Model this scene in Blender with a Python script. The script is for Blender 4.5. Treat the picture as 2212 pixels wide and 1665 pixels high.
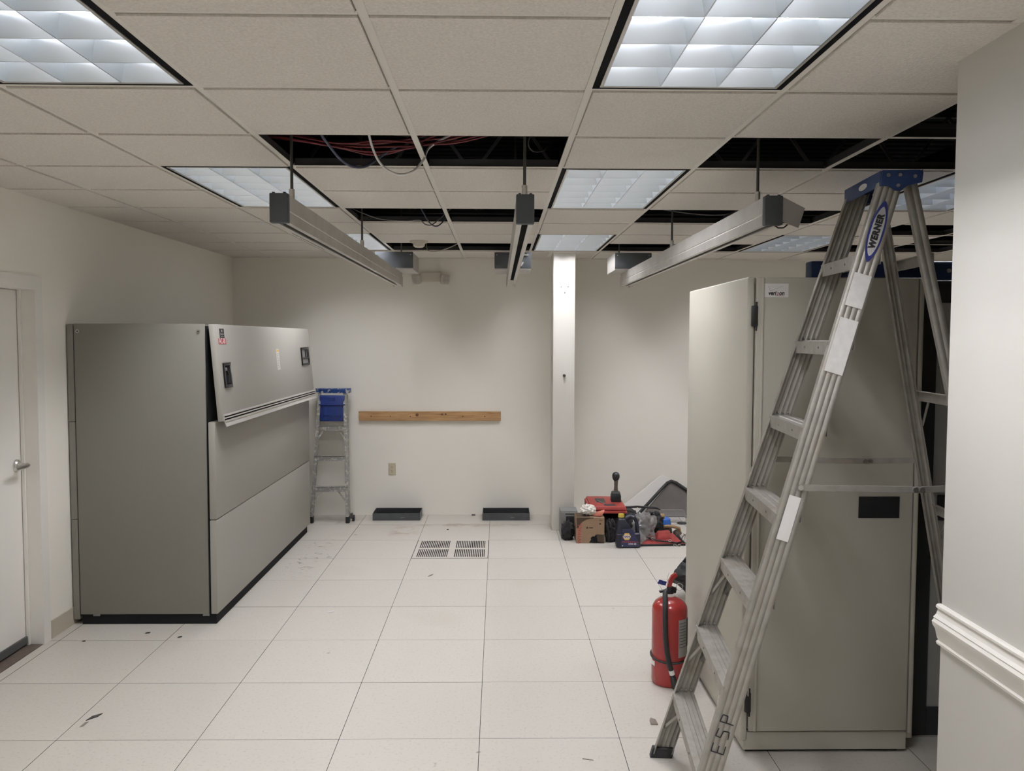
import bpy, bmesh, math, random
from mathutils import Vector, Matrix, noise
random.seed(7)
SC = bpy.context.scene
COL = SC.collection
for o in list(bpy.data.objects):
    bpy.data.objects.remove(o)

# ------------------------------------------------------------------ camera
T = 0.6096                       # two-foot module of floor panels and ceiling grid
EYE, H = 1.736, 2.51             # eye height, ceiling height
YAW, PITCH, ROLL = 0.0160, 0.0547, -0.0028
cy, sy, cp, sp = math.cos(YAW), math.sin(YAW), math.cos(PITCH), math.sin(PITCH)
fwd = Vector((sy*cp, cy*cp, -sp)); rgt = Vector((cy, -sy, 0)); dwn = fwd.cross(rgt)
r2 = math.cos(ROLL)*rgt + math.sin(ROLL)*dwn
d2 = -math.sin(ROLL)*rgt + math.cos(ROLL)*dwn
cam = bpy.data.cameras.new('camera'); camo = bpy.data.objects.new('camera', cam); COL.objects.link(camo)
M = Matrix(((r2.x, -d2.x, -fwd.x, 0), (r2.y, -d2.y, -fwd.y, 0), (r2.z, -d2.z, -fwd.z, EYE), (0, 0, 0, 1)))
camo.matrix_world = M
cam.sensor_fit = 'HORIZONTAL'; cam.sensor_width = 36.0; cam.lens = 1836.35/2212*36.0
cam.clip_start = 0.05; cam.clip_end = 60
SC.camera = camo

# ------------------------------------------------------------------ world, light level
w = bpy.data.worlds.new('world'); SC.world = w; w.use_nodes = True
w.node_tree.nodes['Background'].inputs[0].default_value = (0.8, 0.85, 1, 1)
w.node_tree.nodes['Background'].inputs[1].default_value = 0.0
LAMP = 92.0                      # radiance of the fluorescent tubes
SC.view_settings.view_transform = 'Standard'
SC.view_settings.look = 'None'
SC.view_settings.gamma = 1.0
SC.view_settings.use_curve_mapping = False
SC.view_settings.exposure = 0.0
SC.cycles.max_bounces = 8
SC.cycles.diffuse_bounces = 5
SC.cycles.glossy_bounces = 3
SC.cycles.adaptive_threshold = 0.02
SC.cycles.transmission_bounces = 8
SC.cycles.transparent_max_bounces = 12
SC.cycles.sample_clamp_indirect = 6.0

# ------------------------------------------------------------------ materials
def mat(name, col, rough=0.6, metal=0.0, spec=0.5, var=0.0, scale=30.0, bump=0.0, bscale=200.0,
        emit=None, estr=0.0, alpha=1.0, trans=0.0, ior=1.45, rnd=0.0, coords='Position', coat=0.0):
    m = bpy.data.materials.new(name); m.use_nodes = True
    nt = m.node_tree; b = nt.nodes['Principled BSDF']
    b.inputs['Base Color'].default_value = (*col, 1); b.inputs['Roughness'].default_value = rough
    b.inputs['Metallic'].default_value = metal; b.inputs['Specular IOR Level'].default_value = spec
    b.inputs['Alpha'].default_value = alpha; b.inputs['Transmission Weight'].default_value = trans
    b.inputs['IOR'].default_value = ior; b.inputs['Coat Weight'].default_value = coat
    if emit:
        b.inputs['Emission Color'].default_value = (*emit, 1); b.inputs['Emission Strength'].default_value = estr
    geo = nt.nodes.new('ShaderNodeNewGeometry')
    src = geo.outputs['Position']
    if var or rnd:
        last = None
        mul = nt.nodes.new('ShaderNodeMix'); mul.data_type = 'RGBA'; mul.blend_type = 'MULTIPLY'
        mul.inputs['Factor'].default_value = 1
        mul.inputs[6].default_value = (*col, 1)
        v = None
        if var:
            n = nt.nodes.new('ShaderNodeTexNoise'); n.inputs['Scale'].default_value = scale
            n.inputs['Detail'].default_value = 3; nt.links.new(src, n.inputs['Vector'])
            mr = nt.nodes.new('ShaderNodeMapRange'); mr.inputs[1].default_value = 0.3; mr.inputs[2].default_value = 0.7
            mr.inputs[3].default_value = 1-var; mr.inputs[4].default_value = 1+var*0.6
            nt.links.new(n.outputs['Fac'], mr.inputs[0]); v = mr.outputs[0]
        if rnd:
            oi = nt.nodes.new('ShaderNodeObjectInfo')
            mr2 = nt.nodes.new('ShaderNodeMapRange'); mr2.inputs[3].default_value = 1-rnd; mr2.inputs[4].default_value = 1
            nt.links.new(oi.outputs['Random'], mr2.inputs[0])
            if v:
                mm = nt.nodes.new('ShaderNodeMath'); mm.operation = 'MULTIPLY'
                nt.links.new(v, mm.inputs[0]); nt.links.new(mr2.outputs[0], mm.inputs[1]); v = mm.outputs[0]
            else: v = mr2.outputs[0]
        nt.links.new(v, mul.inputs[7]); nt.links.new(mul.outputs[2], b.inputs['Base Color'])
    if bump:
        n2 = nt.nodes.new('ShaderNodeTexNoise'); n2.inputs['Scale'].default_value = bscale; n2.inputs['Detail'].default_value = 3
        nt.links.new(src, n2.inputs['Vector'])
        bp = nt.nodes.new('ShaderNodeBump'); bp.inputs['Strength'].default_value = bump; bp.inputs['Distance'].default_value = 0.004
        nt.links.new(n2.outputs['Fac'], bp.inputs['Height']); nt.links.new(bp.outputs[0], b.inputs['Normal'])
    return m

def floor_mat():
    m = mat('floor_laminate', (0.555, 0.528, 0.475), rough=0.42, spec=0.35, rnd=0.035)
    nt = m.node_tree; b = nt.nodes['Principled BSDF']
    geo = next(n for n in nt.nodes if n.type == 'NEW_GEOMETRY')
    prev = b.inputs['Base Color'].links[0].from_socket
    def speck(scale, lo, hi, col, stretch=None):
        nonlocal prev
        n = nt.nodes.new('ShaderNodeTexNoise'); n.inputs['Scale'].default_value = scale; n.inputs['Detail'].default_value = 2
        if stretch:
            mp = nt.nodes.new('ShaderNodeMapping'); mp.inputs['Scale'].default_value = stretch
            nt.links.new(geo.outputs['Position'], mp.inputs[0]); nt.links.new(mp.outputs[0], n.inputs['Vector'])
        else:
            nt.links.new(geo.outputs['Position'], n.inputs['Vector'])
        mr = nt.nodes.new('ShaderNodeMapRange'); mr.inputs[1].default_value = lo; mr.inputs[2].default_value = hi
        nt.links.new(n.outputs['Fac'], mr.inputs[0])
        mx = nt.nodes.new('ShaderNodeMix'); mx.data_type = 'RGBA'
        nt.links.new(mr.outputs[0], mx.inputs['Factor']); nt.links.new(prev, mx.inputs[6]); mx.inputs[7].default_value = (*col, 1)
        prev = mx.outputs[2]
        return mr
    speck(70, 0.56, 0.80, (0.44, 0.41, 0.37))          # laminate flecks
    speck(1.3, 0.62, 0.95, (0.48, 0.43, 0.36))          # brownish wear in patches
    speck(9.0, 0.755, 0.80, (0.20, 0.17, 0.14))         # small scuffs
    def stain(cx, cyy, rx, ry, scale, lo, hi, col):
        nonlocal prev
        mp = nt.nodes.new('ShaderNodeMapping'); mp.vector_type = 'TEXTURE'
        mp.inputs['Location'].default_value = (cx, cyy, 0); mp.inputs['Scale'].default_value = (rx, ry, 1)
        nt.links.new(geo.outputs['Position'], mp.inputs[0])
        ln = nt.nodes.new('ShaderNodeVectorMath'); ln.operation = 'LENGTH'; nt.links.new(mp.outputs[0], ln.inputs[0])
        fall = nt.nodes.new('ShaderNodeMapRange'); fall.inputs[1].default_value = 1.0; fall.inputs[2].default_value = 0.3
        fall.inputs[3].default_value = 0.0; fall.inputs[4].default_value = 1.0; nt.links.new(ln.outputs['Value'], fall.inputs[0])
        n = nt.nodes.new('ShaderNodeTexNoise'); n.inputs['Scale'].default_value = scale; n.inputs['Detail'].default_value = 3; n.inputs['Distortion'].default_value = 1.2
        nt.links.new(geo.outputs['Position'], n.inputs['Vector'])
        mr = nt.nodes.new('ShaderNodeMapRange'); mr.inputs[1].default_value = lo; mr.inputs[2].default_value = hi
        nt.links.new(n.outputs['Fac'], mr.inputs[0])
        mm = nt.nodes.new('ShaderNodeMath'); mm.operation = 'MULTIPLY'; nt.links.new(fall.outputs[0], mm.inputs[0]); nt.links.new(mr.outputs[0], mm.inputs[1])
        mx = nt.nodes.new('ShaderNodeMix'); mx.data_type = 'RGBA'
        nt.links.new(mm.outputs[0], mx.inputs['Factor']); nt.links.new(prev, mx.inputs[6]); mx.inputs[7].default_value = (*col, 1)
        prev = mx.outputs[2]
    stain(-1.48, 6.75, 0.22, 0.75, 15, 0.60, 0.70, (0.16, 0.14, 0.125))   # heel marks beside the cooling unit
    stain(-1.50, 8.10, 0.45, 0.25, 6, 0.42, 0.75, (0.30, 0.26, 0.215))    # grime at the small ladder
    stain(-0.85, 7.60, 0.16, 0.32, 7, 0.42, 0.75, (0.38, 0.27, 0.19))     # rusty smear by the left tray
    stain(-0.30, 7.86, 0.75, 0.10, 6, 0.42, 0.75, (0.34, 0.25, 0.19))     # rusty smear above the grille
    stain(0.62, 7.75, 0.30, 0.30, 7, 0.45, 0.75, (0.34, 0.29, 0.24))      # grime at the column foot
    nt.links.new(prev, b.inputs['Base Color'])
    return m

def painted_alu(name, base, paint, lo, hi, rough=0.42, sc=38):
    m = mat(name, base, rough=rough, metal=0.6, var=0.12, scale=25)
    nt = m.node_tree; b = nt.nodes['Principled BSDF']
    geo = next(n for n in nt.nodes if n.type == 'NEW_GEOMETRY')
    prev = b.inputs['Base Color'].links[0].from_socket
    n = nt.nodes.new('ShaderNodeTexNoise'); n.inputs['Scale'].default_value = sc; n.inputs['Detail'].default_value = 7
    nt.links.new(geo.outputs['Position'], n.inputs['Vector'])
    mr = nt.nodes.new('ShaderNodeMapRange'); mr.inputs[1].default_value = lo; mr.inputs[2].default_value = hi
    nt.links.new(n.outputs['Fac'], mr.inputs[0])
    mx = nt.nodes.new('ShaderNodeMix'); mx.data_type = 'RGBA'
    nt.links.new(mr.outputs[0], mx.inputs['Factor']); nt.links.new(prev, mx.inputs[6]); mx.inputs[7].default_value = (*paint, 1)
    nt.links.new(mx.outputs[2], b.inputs['Base Color'])
    inv = nt.nodes.new('ShaderNodeMapRange'); inv.inputs[3].default_value = 0.6; inv.inputs[4].default_value = 0.0
    nt.links.new(mr.outputs[0], inv.inputs[0]); nt.links.new(inv.outputs[0], b.inputs['Metallic'])
    return m

def wood_mat():
    m = mat('pine_wood', (0.40, 0.235, 0.105), rough=0.6)
    nt = m.node_tree; b = nt.nodes['Principled BSDF']
    geo = next(n for n in nt.nodes if n.type == 'NEW_GEOMETRY')
    mp = nt.nodes.new('ShaderNodeMapping'); mp.inputs['Scale'].default_value = (2.0, 8, 26)
    n = nt.nodes.new('ShaderNodeTexNoise'); n.inputs['Scale'].default_value = 2.2; n.inputs['Detail'].default_value = 6; n.inputs['Distortion'].default_value = 0.8
    cr = nt.nodes.new('ShaderNodeValToRGB')
    cr.color_ramp.elements[0].position = 0.32; cr.color_ramp.elements[0].color = (0.27, 0.14, 0.055, 1)
    cr.color_ramp.elements[1].position = 0.7; cr.color_ramp.elements[1].color = (0.50, 0.31, 0.145, 1)
    nt.links.new(geo.outputs['Position'], mp.inputs[0]); nt.links.new(mp.outputs[0], n.inputs['Vector'])
    nt.links.new(n.outputs['Fac'], cr.inputs[0]); nt.links.new(cr.outputs[0], b.inputs['Base Color'])
    return m

MT = {
 'floor': floor_mat(),
 'sub': mat('floor_gap', (0.012, 0.011, 0.010), 0.9),
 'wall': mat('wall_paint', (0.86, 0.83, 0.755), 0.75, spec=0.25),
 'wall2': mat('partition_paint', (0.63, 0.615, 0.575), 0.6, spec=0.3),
 'trim': mat('trim_paint', (0.80, 0.78, 0.73), 0.45, spec=0.4),
 'column': mat('column_paint', (0.74, 0.715, 0.655), 0.55, spec=0.3, var=0.03, scale=4),
 'tile': mat('ceiling_tile', (0.73, 0.69, 0.63), 0.95, spec=0.1, var=0.11, scale=120, bump=0.8, bscale=140, rnd=0.03),
 'tee': mat('grid_steel', (0.72, 0.69, 0.63), 0.5, spec=0.3),
 'deck': mat('plenum_dark', (0.018, 0.018, 0.02), 0.9, spec=0.1),
 'joist': mat('joist_steel', (0.07, 0.07, 0.075), 0.6, metal=0.2),
 'web': mat('zinc_web', (0.06, 0.06, 0.06), 0.6, metal=0.5),
 'cove': mat('vinyl_cove_base', (0.50, 0.45, 0.36), 0.6),
 'brown': mat('threshold_brown', (0.10, 0.075, 0.06), 0.7, var=0.2, scale=30),
 'sweep': mat('door_sweep', (0.10, 0.105, 0.10), 0.5, metal=0.4),
 'nickel': mat('satin_nickel', (0.62, 0.61, 0.58), 0.28, metal=1.0),
 'steel': mat('screw_steel', (0.55, 0.54, 0.52), 0.35, metal=1.0),
 'black': mat('black_plastic', (0.012, 0.012, 0.013), 0.45),
 'blackm': mat('black_matte', (0.010, 0.010, 0.011), 0.85, spec=0.2),
 'slot': mat('air_slot_black', (0.006, 0.006, 0.007), 0.9, spec=0.1),
 'blade': mat('semi_specular_louver', (0.70, 0.755, 0.80), 0.29, metal=1.0),
 'pan': mat('reflector_white', (0.85, 0.86, 0.86), 0.5),
 'alu': mat('extruded_aluminium', (0.62, 0.60, 0.56), 0.42, metal=0.7, var=0.08, scale=9),
 'cap': mat('slate_grey_cap', (0.052, 0.058, 0.064), 0.55),
 'rod': mat('threaded_rod', (0.10, 0.095, 0.085), 0.5, metal=0.6),
 'ac': mat('warm_grey_enamel_lit', (0.345, 0.332, 0.295), 0.42, spec=0.4),  # front copy of the enamel, lightened for the stronger light it gets
 'acshaded': mat('warm_grey_enamel_shaded', (0.205, 0.198, 0.170), 0.48, spec=0.35),  # same enamel as the front, darkened to stand in for weaker light
 'acrail': mat('light_grey_rail', (0.50, 0.48, 0.45), 0.4),
 'vz': mat('putty_enamel', (0.47, 0.45, 0.385), 0.45, spec=0.4),
 'rack': mat('rack_black', (0.018, 0.019, 0.021), 0.5),
 'rackgrey': mat('rack_grey_door', (0.36, 0.355, 0.335), 0.5),
 'lad': painted_alu('ladder_aluminium', (0.35, 0.335, 0.30), (0.20, 0.165, 0.125), 0.54, 0.86, 0.52, 9),
 'ladold': painted_alu('splattered_aluminium', (0.36, 0.355, 0.335), (0.58, 0.56, 0.51), 0.53, 0.62, 0.5),
 'blue': mat('blue_plastic', (0.012, 0.030, 0.098), 0.5, var=0.15, scale=20),
 'bluedk': mat('deep_blue_plastic', (0.012, 0.028, 0.14), 0.45),
 'bluesplat': painted_alu('splattered_blue', (0.02, 0.06, 0.22), (0.46, 0.44, 0.41), 0.54, 0.60),
 'decal_blue': mat('decal_blue', (0.022, 0.03, 0.15), 0.4),
 'decal_silver': mat('decal_silver', (0.50, 0.49, 0.47), 0.45),
 'ink': mat('black_ink', (0.012, 0.012, 0.014), 0.6),
 'sticker': mat('paper_sticker', (0.62, 0.61, 0.58), 0.6, var=0.08, scale=40),
 'white': mat('white_print', (0.75, 0.74, 0.72), 0.5),
 'redlab': mat('red_label', (0.36, 0.035, 0.04), 0.5),
 'redink': mat('red_ink', (0.35, 0.04, 0.04), 0.5),
 'yellow': mat('yellow_plastic', (0.48, 0.36, 0.05), 0.45),
 'gold': mat('gold_print', (0.66, 0.44, 0.12), 0.5),
 'wood': wood_mat(),
 'knot': mat('pine_knot', (0.09, 0.035, 0.015), 0.7),
 'almond': mat('almond_plastic', (0.52, 0.47, 0.34), 0.4),
 'offwhite': mat('off_white_plastic', (0.56, 0.52, 0.44), 0.5),
 'traygrey': mat('charcoal_tray', (0.056, 0.060, 0.063), 0.5, var=0.15, scale=15),
 'extred': mat('extinguisher_red', (0.25, 0.014, 0.013), 0.25, coat=0.4),
 'extlab': mat('extinguisher_label', (0.30, 0.29, 0.28), 0.35, metal=0.3),
 'rubber': mat('black_rubber', (0.014, 0.014, 0.015), 0.6),
 'casered': mat('red_case_plastic', (0.27, 0.030, 0.024), 0.5, var=0.12, scale=18),
 'fabricred': mat('red_nylon', (0.23, 0.026, 0.022), 0.8, var=0.2, scale=30),
 'bagblk': mat('black_bag_film', (0.009, 0.009, 0.010), 0.5, spec=0.3),
 'nylonblk': mat('black_nylon', (0.012, 0.011, 0.012), 0.85, var=0.3, scale=40),
 'carton': mat('brown_cardboard', (0.28, 0.185, 0.115), 0.85, var=0.06, scale=20),
 'cartdk': mat('dark_carton_print', (0.06, 0.04, 0.024), 0.85),
 'paper': mat('tissue_paper', (0.75, 0.72, 0.66), 0.9),
 'glove': mat('coral_rag', (0.42, 0.14, 0.095), 0.85),
 'galv': mat('grey_steel_box', (0.24, 0.245, 0.24), 0.45, metal=0.4),
 'navy': mat('navy_label', (0.022, 0.026, 0.07), 0.4),
 'jug': mat('navy_black_jug', (0.010, 0.011, 0.022), 0.38),
 'clear': mat('clear_film', (0.42, 0.41, 0.40), 0.16, alpha=0.42),
 'clearp': mat('clear_plastic', (0.9, 0.9, 0.88), 0.12, trans=0.92, ior=1.3),
 'tan': mat('tan_leather', (0.30, 0.20, 0.10), 0.6),
 'taupe': mat('panel_inner_grey', (0.13, 0.118, 0.108), 0.8, var=0.15, scale=8),
 'roundblue': mat('bright_blue_plastic', (0.03, 0.12, 0.42), 0.5),
 'redcable': mat('red_cable', (0.13, 0.014, 0.017), 0.5),
 'whitecable': mat('white_cable', (0.80, 0.79, 0.77), 0.5),
 'bluecable': mat('blue_grey_cable', (0.07, 0.08, 0.12), 0.5),
 'conduit': mat('flexible_conduit', (0.20, 0.20, 0.20), 0.4, metal=0.7),
 'debris': mat('dark_scrap', (0.03, 0.026, 0.022), 0.8),
 'leaf': mat('grey_chip', (0.20, 0.17, 0.14), 0.8),
}
lampm = bpy.data.materials.new('fluorescent_tube'); lampm.use_nodes = True
_b = lampm.node_tree.nodes['Principled BSDF']
_b.inputs['Base Color'].default_value = (0.9, 0.9, 0.9, 1)
_b.inputs['Emission Color'].default_value = (1.0, 0.98, 1.02, 1); _b.inputs['Emission Strength'].default_value = LAMP
MT['lamp'] = lampm

# ------------------------------------------------------------------ mesh builder
class MB:
    def __init__(s): s.v = []; s.f = []
    def add(s, vs, fs):
        n = len(s.v); s.v += [Vector(p) for p in vs]; s.f += [tuple(i+n for i in f) for f in fs]; return s
    def box(s, x0, x1, y0, y1, z0, z1):
        return s.add([(x0,y0,z0),(x1,y0,z0),(x1,y1,z0),(x0,y1,z0),(x0,y0,z1),(x1,y0,z1),(x1,y1,z1),(x0,y1,z1)],
                     [(0,3,2,1),(4,5,6,7),(0,1,5,4),(1,2,6,5),(2,3,7,6),(3,0,4,7)])
    def hexa(s, p):   # 8 points, bottom 4 then top 4
        return s.add(p, [(0,3,2,1),(4,5,6,7),(0,1,5,4),(1,2,6,5),(2,3,7,6),(3,0,4,7)])
    def bar(s, a, b, w, h, up=(0,0,1)):
        a = Vector(a); b = Vector(b); d = (b-a).normalized(); u = Vector(up)
        x = d.cross(u)
        if x.length < 1e-4: x = d.cross(Vector((1,0,0)))
        x.normalize(); u = x.cross(d).normalized(); x *= w/2; u *= h/2
        return s.hexa([a-x-u, a+x-u, a+x+u, a-x+u, b-x-u, b+x-u, b+x+u, b-x+u])
    def cyl(s, a, b, r0, r1=None, n=16, cap=True):
        r1 = r0 if r1 is None else r1
        a = Vector(a); b = Vector(b); d = (b-a).normalized()
        x = d.orthogonal().normalized(); y = d.cross(x)
        vs = []
        for c, r in ((a, r0), (b, r1)):
            for i in range(n):
                t = 2*math.pi*i/n; vs.append(c + x*math.cos(t)*r + y*math.sin(t)*r)
        fs = [(i, (i+1) % n, n+(i+1) % n, n+i) for i in range(n)]
        if cap: fs += [tuple(range(n-1, -1, -1)), tuple(range(n, 2*n))]
        return s.add(vs, fs)
    def tube(s, pts, r, n=8, closed=False, rs=None):
        pts = [Vector(p) for p in pts]; m = len(pts); vs = []; fs = []
        x = None
        for i, p in enumerate(pts):
            if closed: d = pts[(i+1) % m]-pts[i-1]
            else: d = pts[min(i+1, m-1)]-pts[max(i-1, 0)]
            d.normalize()
            if x is None: x = d.orthogonal().normalized()
            else:
                x = x - d*x.dot(d)
                if x.length < 1e-5: x = d.orthogonal()
                x.normalize()
            y = d.cross(x); rr = rs[i] if rs else r
            for k in range(n):
                t = 2*math.pi*k/n; vs.append(p + x*math.cos(t)*rr + y*math.sin(t)*rr)
        for i in range(m if closed else m-1):
            j = (i+1) % m
            for k in range(n): fs.append((i*n+k, i*n+(k+1) % n, j*n+(k+1) % n, j*n+k))
        if not closed: fs += [tuple(range(n-1, -1, -1)), tuple(range((m-1)*n, m*n))]
        return s.add(vs, fs)
    def lathe(s, prof, n=32, c=(0,0,0)):
        c = Vector(c); vs = []; fs = []; m = len(prof)
        for r, z in prof:
            for k in range(n):
                t = 2*math.pi*k/n; vs.append(c + Vector((r*math.cos(t), r*math.sin(t), z)))
        for i in range(m-1):
            for k in range(n): fs.append((i*n+k, i*n+(k+1) % n, (i+1)*n+(k+1) % n, (i+1)*n+k))
        fs += [tuple(range(n-1, -1, -1)), tuple(range((m-1)*n, m*n))]
        return s.add(vs, fs)
    def prism(s, poly, f0, f1):     # poly in 2-D, f0/f1 map (u,v)->3-D for the two ends
        n = len(poly)
        vs = [f0(*p) for p in poly] + [f1(*p) for p in poly]
        fs = [(i, (i+1) % n, n+(i+1) % n, n+i) for i in range(n)] + [tuple(range(n-1, -1, -1)), tuple(range(n, 2*n))]
        return s.add(vs, fs)
    def blob(s, c, rx, ry, rz, amp=0.25, freq=3.0, seed=0.0, nu=26, nv=18, floor=None, sq=1.0):
        c = Vector(c); vs = []; fs = []
        sg = lambda q: math.copysign(abs(q)**sq, q)
        for j in range(nv+1):
            ph = math.pi*j/nv
            for i in range(nu):
                th = 2*math.pi*i/nu
                d = Vector((sg(math.sin(ph)*math.cos(th)), sg(math.sin(ph)*math.sin(th)), sg(math.cos(ph))))
                k = 1 + amp*noise.noise(d*freq + Vector((seed, seed*1.7, -seed))) + amp*0.5*noise.noise(d*freq*2.6 + Vector((-seed, 3, seed)))
                p = c + Vector((d.x*rx*k, d.y*ry*k, d.z*rz*k))
                if floor is not None and p.z < floor: p.z = floor
                vs.append(p)
        for j in range(nv):
            for i in range(nu): fs.append((j*nu+i, (j+1)*nu+i, (j+1)*nu+(i+1) % nu, j*nu+(i+1) % nu))
        return s.add(vs, fs)
    def mesh(s, name, bevel=0.0, smooth=None, seg=2):
        me = bpy.data.meshes.new(name)
        if bevel or True:
            bm = bmesh.new()
            bv = [bm.verts.new(v) for v in s.v]
            for f in s.f:
                try: bm.faces.new([bv[i] for i in f])
                except ValueError: pass
            bmesh.ops.remove_doubles(bm, verts=bm.verts, dist=1e-6)
            bmesh.ops.recalc_face_normals(bm, faces=bm.faces)
            if bevel:
                es = [e for e in bm.edges if len(e.link_faces) == 2 and e.calc_face_angle(0) > 0.5]
                bmesh.ops.bevel(bm, geom=es, offset=bevel, segments=seg, affect='EDGES', profile=0.5, clamp_overlap=True)
            bm.to_mesh(me); bm.free()
        if smooth is not None:
            me.polygons.foreach_set('use_smooth', [True]*len(me.polygons))
            me.set_sharp_from_angle(angle=math.radians(smooth))
        me.update()
        return me
    def build(s, name, m, parent=None, bevel=0.0, smooth=None, seg=2):
        me = s.mesh(name, bevel, smooth, seg)
        return link(name, me, m, parent)

def link(name, me, m, parent=None):
    if m is not None and not me.materials: me.materials.append(MT[m] if isinstance(m, str) else m)
    o = bpy.data.objects.new(name, me); COL.objects.link(o)
    if parent: o.parent = parent
    return o
def tag(o, label, cat=None, group=None, kind=None):
    o['label'] = label
    if cat: o['category'] = cat
    if group: o['group'] = group
    if kind: o['kind'] = kind
    return o
def thing(name, label, cat, loc=(0,0,0), rz=0.0, group=None, kind=None):
    o = bpy.data.objects.new(name, None); COL.objects.link(o)
    o.empty_display_size = 0.05; o.location = loc; o.rotation_euler = (0, 0, rz)
    return tag(o, label, cat, group, kind)
def copy_tree(o, parent=None):
    c = o.copy(); COL.objects.link(c)
    if parent: c.parent = parent
    for ch in o.children: copy_tree(ch, c)
    return c
def box(name, m, x0, x1, y0, y1, z0, z1, parent=None, bevel=0.0, smooth=None):
    return MB().box(x0, x1, y0, y1, z0, z1).build(name, m, parent, bevel, smooth)
def text(name, body, size, m, parent, mw, extrude=0.0004, shear=0.0, space=1.0, bold=0.0, sx=1.0):
    cu = bpy.data.curves.new(name, 'FONT'); cu.body = body; cu.size = size; cu.extrude = extrude
    cu.align_x = 'CENTER'; cu.align_y = 'CENTER'; cu.shear = shear; cu.space_character = space; cu.offset = bold
    t = bpy.data.objects.new(name, cu); COL.objects.link(t)
    dg = bpy.context.evaluated_depsgraph_get()
    me = bpy.data.meshes.new_from_object(t.evaluated_get(dg))
    bpy.data.objects.remove(t); bpy.data.curves.remove(cu)
    if sx != 1.0: me.transform(Matrix.Diagonal((sx, 1, 1, 1)))
    me.transform(mw); me.materials.clear()
    return link(name, me, m, parent)
def frame(o, u, v):      # matrix with local x=u, y=v, z=u x v, origin o
    u = Vector(u).normalized(); v = Vector(v); n = u.cross(v).normalized(); v = n.cross(u)
    return Matrix(((u.x, v.x, n.x, o[0]), (u.y, v.y, n.y, o[1]), (u.z, v.z, n.z, o[2]), (0, 0, 0, 1)))

CX = lambda c: (-0.5377 + c)*T          # ceiling grid lines
CY = lambda s: (3.432 + s)*T
FX = lambda c: (-0.1301 + c)*T          # floor panel joints
FY = lambda r: (12.9245 - r)*T
XL, YB, XR, YF = -2.58, 8.33, CX(8), -2.60
PX, PY = 1.278, 2.394                   # partition face and its end
DECK = 3.35

# ================================================================== SETTING
fl = tag(box('floor', 'sub', XL-0.1, XR+0.1, YF-0.1, YB+0.1, -0.16, -0.032), 'pale raised access floor of square laminate panels', 'floor', kind='structure')
G = 0.0012
def topside(me, top, side):
    me.materials.clear(); me.materials.append(MT[top]); me.materials.append(MT[side])
    for p in me.polygons: p.material_index = 0 if p.normal.z > 0.9 else 1
tile_me = MB().box(-T/2+G, T/2-G, -T/2+G, T/2-G, -0.032, 0).mesh('floor_tile'); topside(tile_me, 'floor', 'sub')
cols = list(range(-5, 9)); rows = list(range(-1, 18))
for c in cols:
    for r in rows:
        x0, x1 = max(FX(c), XL), min(FX(c+1), XR); y0, y1 = max(FY(r+1), YF), min(FY(r), YB)
        if x1-x0 < 0.01 or y1-y0 < 0.01: continue
        if c == -1 and r == 1: continue          # grille sits here
        if abs(x1-x0-T) < 1e-3 and abs(y1-y0-T) < 1e-3:
            o = link('floor_tile', tile_me, None, fl); o.location = ((x0+x1)/2, (y0+y1)/2, random.uniform(-0.0006, 0))
        else:
            topside(box('floor_tile', 'floor', x0+G, x1-G, y0+G, y1-G, -0.032, 0, fl).data, 'floor', 'sub')

# walls -------------------------------------------------------------
tag(box('wall_back', 'wall', XL-0.1, XR+0.1, YB, YB+0.12, -0.03, H+0.10), 'pale painted back wall behind the timber board and column', 'wall', kind='structure')
DY0, DY1, DZ = 3.86, 4.79, 2.02          # door opening
wl = MB().box(XL-0.14, XL, DY1, YB+0.1, -0.03, H+0.10).box(XL-0.14, XL, YF-0.1, DY0, -0.03, H+0.10).box(XL-0.14, XL, DY0, DY1, DZ, H+0.10)
tag(wl.build('wall_left', 'wall'), 'pale painted left wall with the white door', 'wall', kind='structure')
tag(box('wall_right', 'wall', XR, XR+0.12, YF-0.1, YB+0.1, -0.03, H+0.10), 'far right wall beyond the racks', 'wall', kind='structure')
tag(box('wall_front', 'wall', XL-0.1, XR+0.1, YF-0.12, YF, -0.03, H+0.10), 'wall behind the viewpoint', 'wall', kind='structure')
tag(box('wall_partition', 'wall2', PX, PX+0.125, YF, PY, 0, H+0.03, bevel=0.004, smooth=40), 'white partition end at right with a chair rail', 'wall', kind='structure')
# chair rail on the partition
prof = [(0,0),(0.010,0),(0.012,0.008),(0.006,0.012),(0.010,0.020),(0.016,0.045),(0.024,0.058),(0.026,0.068),(0.020,0.076),(0.022,0.080),(0.014,0.088),(0.010,0.100),(0.010,0.104),(0.015,0.108),(0.015,0.114),(0.010,0.118),(0,0.118)]
cr = MB().prism(prof, lambda u, v: (PX-u, PY, 0.860+v), lambda u, v: (PX-u, YF, 0.860+v))
tag(cr.build('trim_1', 'trim', smooth=25), 'white moulded chair rail along the right partition', 'trim', kind='structure')
tag(box('baseboard_left', 'cove', XL, XL+0.006, DY1+0.075, YB, 0, 0.105), 'tan vinyl cove base beside the door', 'baseboard', kind='structure')
# wall angles at the ceiling
for k, (a, lab) in enumerate((((XL, XL+0.022, YF, YB, H+0.004, H+0.007), 'white ceiling wall angle along the left wall'),
                             ((XL, XR, YB-0.022, YB, H+0.004, H+0.007), 'white ceiling wall angle along the back wall'),
                             ((PX-0.024, PX+0.149, YF, PY+0.024, H+0.001, H+0.004), 'white ceiling wall angle around the partition end'))):
    tag(box('trim_%d' % (k+2), 'tee', *a), lab, 'trim', kind='structure')

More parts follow.
